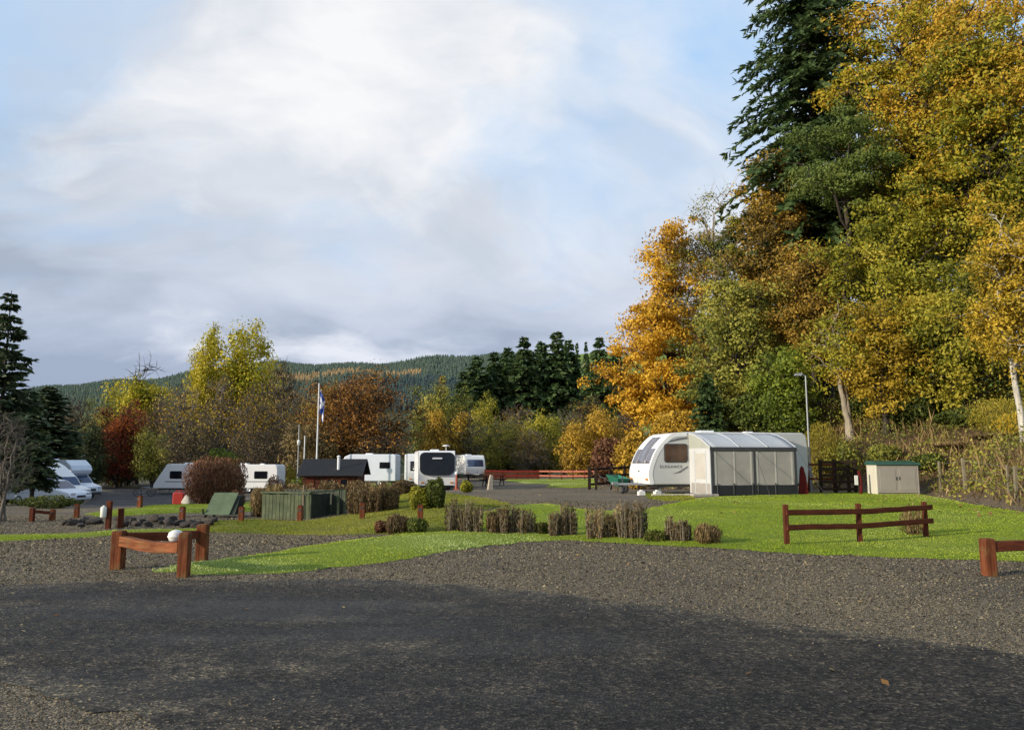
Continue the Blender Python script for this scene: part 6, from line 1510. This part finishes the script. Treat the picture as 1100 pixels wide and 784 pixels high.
# green board store (bin store)
p = G(281, 557); q = G(332, 557.5)
st = thing('board_store', 'faded green board bin enclosure, open-topped, with a dark right side', 'store', p, math.atan2(q[1] - p[1], q[0] - p[0]))
sw_ = float(np.hypot(*(q - p)[:2])); sh = float(at(300, 529, p[1])[2] - p[2]); sdp = 1.15
def boards(name, L, h_, org, ux, n, parent, mat='greenwood'):
    b = MB(); ux = Vector(ux); nn = ux.cross(Vector((0, 0, 1)))
    for i in range(n):
        c = Vector(org) + ux * (L * (i + .5) / n) + nn * random.uniform(-.006, .006)
        hh = h_ + random.uniform(-.02, .02); b.box((c.x, c.y, hh / 2 - .05), (L / n - .012 if abs(ux.x) > .5 else .03, L / n - .012 if abs(ux.y) > .5 else .03, hh + .1))
    return b.build(name, MW[mat], parent, .004, 1)
boards('front_wall', sw_, sh - .05, (0, 0, 0), (1, 0, 0), 13, st)
boards('back_wall', sw_ + .62, sh + .08, (0, sdp, 0), (1, 0, 0), 16, st, 'darkgreen')
boards('side_wall', sdp, sh, (0, 0, 0), (0, 1, 0), 9, st)
boards('right_wall', 1.0, sh - .02, (sw_ + .04, .08, 0), (0, 1, 0), 7, st, 'darkgreen')
for x1, y1 in ((sw_, .02), (sw_ + .62, sdp - .05), (sw_ + .62, .7)):
    b = MB(); b.box((x1, y1 + .02, sh / 2), (.07, .07, sh + .16)); b.build('corner_post', MW['greenwood'], st)
b = MB(); b.bar((-.03, -.06, sh + .02), (sw_ + .05, -.06, sh + .02), .07, .05); b.bar((sw_ + .04, -.03, sh + .03), (sw_ + .64, .95, sh + .10), .06, .05); b.build('top_rail', MW['greenwood'], st)
b = MB(); b.box((sw_ * .88, -.035, sh * .55 + .12), (.05, .03, sh + .22)); b.build('stake', MW['greypost'], st)

# green sloping box with small wheels
p = G(221, 556); q = G(249, 556); o = thing('sloping_box', 'moss-green box with a big sloping lid on two small wheels', 'box', p, R(-2))
bw_ = float(q[0] - p[0]); bh = float(at(235, 532, p[1])[2] - p[2])
b = MB(); pr = [(0, .10), (.75, .10), (.75, bh - .02), (.42, bh - .02)]
b.add([(0, *t_) for t_ in pr] + [(bw_ + .12, *t_) for t_ in pr], [(0, 1, 2, 3), (7, 6, 5, 4)] + [(i, (i + 1) % 4, 4 + (i + 1) % 4, 4 + i) for i in range(4)]); b.build('box', MW['darkgreen'], o, .01, 1)
b = MB(); sl = Vector((0, .42, bh - .1)).normalized(); b.prism([(-.06, -.03), (bw_ - .06, -.03), (bw_ + .06, .5 + bh * .45), (.09, .5 + bh * .45)], (0, -.02, .12), (1, 0, 0), sl, .025); b.build('lid', MW['greenpaint'], o, .006, 1)
for x1 in (-.03, bw_ * .3):
    b = MB(); b.lathe([(.001, -.03), (.07, -.03), (.07, .03), (.001, .03)], (x1, .03, .07), 14, 0, 'X'); b.build('wheel', MW['rubber'], o)
b = MB(); b.bar((-.08, -.03, .12), (-.1, -.05, .30), .05, .05); b.build('handle', MW['darkgreen'], o)

# cream resin store
sxl, sxr = at(930, 500, 33.6), at(983, 500, 32.6)
x0 = at(940.5, 500, 32.2)
cs_ = thing('storage_shed', 'cream and taupe low storage shed with green roof and double doors', 'shed', (x0[0], 32.2, onz(x0[0], 32.2) + .02), R(-3))
cw = 1.74; cd = 0.95; ch = 1.24
b = MB(); b.box((.03, cd / 2, ch / 2), (.06, cd, ch)); b.build('left_wall', MW['cream'], cs_, .01, 1)
b = MB(); b.box((cw - .03, cd / 2, ch / 2), (.06, cd, ch)); b.build('right_wall', MW['taupe'], cs_, .01, 1)
b = MB(); b.box((cw / 2, cd - .03, ch / 2), (cw - .125, .06, ch)); b.build('back_wall', MW['taupe'], cs_)
b = MB(); b.box((cw / 2, .035, .03), (cw - .125, .06, .06)); b.box((cw / 2, .035, ch - .04), (cw - .125, .06, .08)); b.build('door_frame', MW['taupe'], cs_)
for k in (0, 1):
    xa = .075 + k * (cw / 2 - .07); w_ = cw / 2 - .08
    b = MB(); b.box((xa + w_ / 2, .02, ch / 2), (w_, .04, ch - .16)); d_ = b.build('door', MW['taupe'], cs_, .008, 1)
    b = MB(); b.prism(rr(w_ - .14, ch - .36, .03), (xa + w_ / 2, .002, ch / 2), (1, 0, 0), (0, 0, 1), .012); b.build('panel', MW['taupe'], d_, .006, 1)
    b = MB(); b.box((xa + (w_ - .06 if k == 0 else .06), -.022, ch * .55), (.03, .03, .14)); b.build('handle', MW['darktrim'], d_, .006, 1)
b = MB(); b.add([(-.06, -.09, ch + .0), (cw + .07, -.09, ch + .0), (cw + .07, cd + .06, ch + .0), (-.06, cd + .06, ch + .0), (-.04, -.07, ch + .06), (cw + .05, -.07, ch + .06), (cw + .05, cd * .75, ch + .17), (-.04, cd * .75, ch + .17), (cw + .05, cd + .04, ch + .13), (-.04, cd + .04, ch + .13)],
                [(3, 2, 1, 0), (0, 1, 5, 4), (1, 2, 8, 6, 5), (3, 0, 4, 7, 9), (2, 3, 9, 8), (4, 5, 6, 7), (7, 6, 8, 9)]); b.build('roof', MW['greenroof'], cs_, .012, 2)

# ---- poles
x_, y_, z_ = put(870, 36.6); lp = thing('lamp_post', 'slim grey lamp post with a short arm beside the caravan tail', 'lamp post', (x_, y_, z_ - .1))
ph_ = float(at(870, 401, 36.6)[2] - z_)
b = MB(); b.cyl((0, 0, 0), (0, 0, 1.2), .085, .085, 14); b.cyl((0, 0, 1.2), (0, 0, ph_), .045, .036, 14); b.build('pole', MW['lamppost'], lp)
b = MB(); b.cyl((0, 0, ph_ - .03), (-.18, 0, ph_ + .04), .03, .03, 10); b.build('arm', MW['lamppost'], lp)
b = MB(); b.box((-.34, 0, ph_ + .05), (.42, .2, .1), top=.8, ry=-.1); hd_ = b.build('lamp_head', MW['lamppost'], lp, .03, 2); b = MB(); b.box((-.36, 0, ph_ - .005), (.28, .15, .03)); b.build('lens', MW['lens'], hd_)
x_, y_, z_ = put(340, 62); fp = thing('flagpole', 'tall white flagpole behind the hut', 'flagpole', (x_, y_, z_))
fh = float(at(340, 413, 62)[2] - z_)
b = MB(); b.cyl((0, 0, 0), (0, 0, fh), .075, .045, 12); b.build('pole', MW['whitepole'], fp); b = MB(); b.lathe([(.001, -.08), (.08, 0), (.001, .08)], (0, 0, fh + .05), 12); b.build('finial', MW['whitepole'], fp)
# limp blue flag with a white diagonal cross
fl = thing('flag', 'limp blue flag with white diagonal cross on the tall flagpole', 'flag', (x_ + .06, y_, z_ + fh - .35))
b = MB(); nu, nv = 22, 22; flen, fht = 2.4, 1.55; vs = []
for i in range(nu + 1):
    for j in range(nv + 1):
        u_ = i / nu; v_ = j / nv
        fold = .15 * math.sin(u_ * 11 + v_ * 1.5) * (.3 + u_)
        vs.append((.03 + .46 * u_ - .12 * u_ * v_ + .05 * math.sin(u_ * 16), fold, -v_ * fht * (1 + .25 * u_) - u_ * 1.0))
fs = []; fm = []
for i in range(nu):
    for j in range(nv):
        u_, v_ = (i + .5) / nu, (j + .5) / nv; fs.append((i * (nv + 1) + j, (i + 1) * (nv + 1) + j, (i + 1) * (nv + 1) + j + 1, i * (nv + 1) + j + 1)); fm.append(1 if min(abs(u_ - v_), abs(1 - u_ - v_)) < .10 else 0)
b.v = vs; b.f = [list(q_) for q_ in fs]; b.m = fm; b.sm = [True] * len(fs); b.build('cloth', [flag_mat(), cloth_white()], fl, recalc=False)
for px, tp, Y, lab, lamp in ((320, 456, 66, 'thin grey lamp pole with a pale lantern left of the flagpole', True), (326.5, 468, 68, 'short thin white pole just left of the flagpole', False)):
    x_, y_, z_ = put(px, Y); h_ = float(at(px, tp, Y)[2] - z_); o = thing('lamp_pole' if lamp else 'thin_pole', lab, 'pole', (x_, y_, z_))
    b = MB(); b.cyl((0, 0, 0), (0, 0, h_), .06, .045, 10); b.build('pole', MW['whitepole'] if not lamp else MW['lamppost'], o); b = MB(); b.box((0, 0, .1), (.24, .24, .2), top=.8); b.build('base', MW['lamppost'], o)
    if lamp:
        b = MB(); b.lathe([(.001, 0), (.10, .02), (.14, .40), (.08, .48), (.001, .55)], (0, 0, h_ * .70), 14); b.build('lantern', MW['whiteplastic'], o)

# ---- small things by the rusty bush
p = put(194, 46.5); o = thing('water_carrier', 'red box-shaped container beside the big rusty bush', 'container', p, R(10))
b = MB(); b.box((0, 0, .38), (.62, .5, .76)); b.build('body', MW['redplastic'], o, .07, 3); b = MB(); b.bar((-.18, 0, .86), (.18, 0, .86), .05, .05); b.box((-.18, 0, .80), (.05, .05, .14)); b.box((.18, 0, .80), (.05, .05, .14)); b.build('handle', MW['redplastic'], o); b = MB(); b.cyl((.12, -.12, .76), (.12, -.12, .84), .06, n=12); b.build('cap', MW['darktrim'], o)
p = put(205, 46); o = thing('sack', 'bulging pale sack leaning between the red container and the bush', 'sack', p)
b = MB(); b.lathe([(.001, 0), (.30, .02), (.37, .2), (.33, .42), (.22, .60), (.08, .68), (.13, .78), (.001, .74)], (0, 0, 0), 18)
b.v = [(x1 + .06 * math.sin(z1 * 9 + x1 * 9 + y1 * 5), y1 + .06 * math.cos(z1 * 8 + y1 * 9 - x1 * 6), z1) for x1, y1, z1 in b.v]; b.build('cloth', MW['curtain'], o); b = MB(); b.lathe([(.085, .66), (.10, .68), (.085, .70)], (0, 0, 0), 14); b.build('tie', MW['darktrim'], o)
p = put(157, 66); o = thing('bicycle', 'bicycle parked at the nose of the left caravan', 'bicycle', (p[0], p[1], p[2]), R(20))
for s_ in (-.52, .52):
    b = MB(); b.lathe([(.30, -.02), (.34, -.02), (.345, 0), (.34, .02), (.30, .02), (.30, -.02)], (s_, 0, .345), 22, 0, 'Y')
    for k in range(8):
        a_ = k * math.pi / 8; b.cyl((s_ + .3 * math.cos(a_), 0, .345 + .3 * math.sin(a_)), (s_ - .3 * math.cos(a_), 0, .345 - .3 * math.sin(a_)), .004, n=4)
    b.build('wheel', MW['rubber'], o)
b = MB()
for a_, c_ in (((-.52, 0, .345), (-.12, 0, .32)), ((-.12, 0, .32), (-.22, 0, .85)), ((-.22, 0, .78), (.32, 0, .80)), ((-.12, 0, .32), (.34, 0, .72)), ((-.52, 0, .345), (-.2, 0, .76)), ((.52, 0, .345), (.30, 0, .92))): b.cyl(a_, c_, .018, n=8)
b.build('frame', MW['steel'], o); b = MB(); b.box((-.23, 0, .89), (.26, .13, .06)); b.build('saddle', MW['rubber'], o, .02, 2); b = MB(); b.cyl((.29, -.28, .98), (.29, .28, .98), .016, n=8); b.cyl((.30, 0, .9), (.29, 0, .98), .016, n=8); b.build('handlebar', MW['darktrim'], o)

# row of dark stones along the bed
def stone_mesh(seed, s):
    r = np.random.default_rng(seed); bm = bmesh.new(); bmesh.ops.create_icosphere(bm, subdivisions=2, radius=1)
    dirs = unit(r.normal(0, 1, (9, 3))); cut = r.uniform(.38, .8, 9)
    for v in bm.verts:
        c = np.array(v.co)
        for d_, k in zip(dirs, cut):
            e_ = c @ d_
            if e_ > k: c = c - d_ * (e_ - k) * .95
        v.co = Vector(c * np.array([1, .8, .7]) * s)
    me = bpy.data.meshes.new('stone'); bm.to_mesh(me); bm.free(); me.materials.append(MW['stone']); return me
SM = [stone_mesh(i, 1) for i in range(7)]
rs_ = np.random.default_rng(77)
for i in range(34):
    px = 66 + 166 * (i + rs_.uniform(.1, .9)) / 34; py = 563.5 + 3.0 * math.sin(i * .5) * .5 + rs_.uniform(-2.5, 2.5)
    if 110 < px < 122: continue
    p = G(px, py); s = rs_.uniform(.13, .24)
    o = bpy.data.objects.new('stone', SM[i % 7]); COL.objects.link(o); o.location = (p[0], p[1], p[2] + s * .38); o.scale = (s, s, s); o.rotation_euler = (rs_.uniform(-.3, .3), rs_.uniform(-.3, .3), rs_.uniform(0, 6))
    tag(o, 'one dark rough stone of the row edging the gravel at the left', 'stone', 'dark stones edging the gravel')

# faint dusty patch and manhole-like mark on the gravel
# ------------------------------------------------------------------ render settings
scene.render.engine = 'CYCLES'
scene.view_settings.view_transform = 'Standard'; scene.view_settings.look = 'None'; scene.view_settings.exposure = 0; scene.view_settings.gamma = 1
scene.cycles.max_bounces = 6; scene.cycles.diffuse_bounces = 3; scene.cycles.glossy_bounces = 2; scene.cycles.transmission_bounces = 4
scene.cycles.use_adaptive_sampling = True; scene.cycles.adaptive_threshold = 0.02
scene.cycles.use_denoising = True
scene.cycles.sample_clamp_indirect = 4
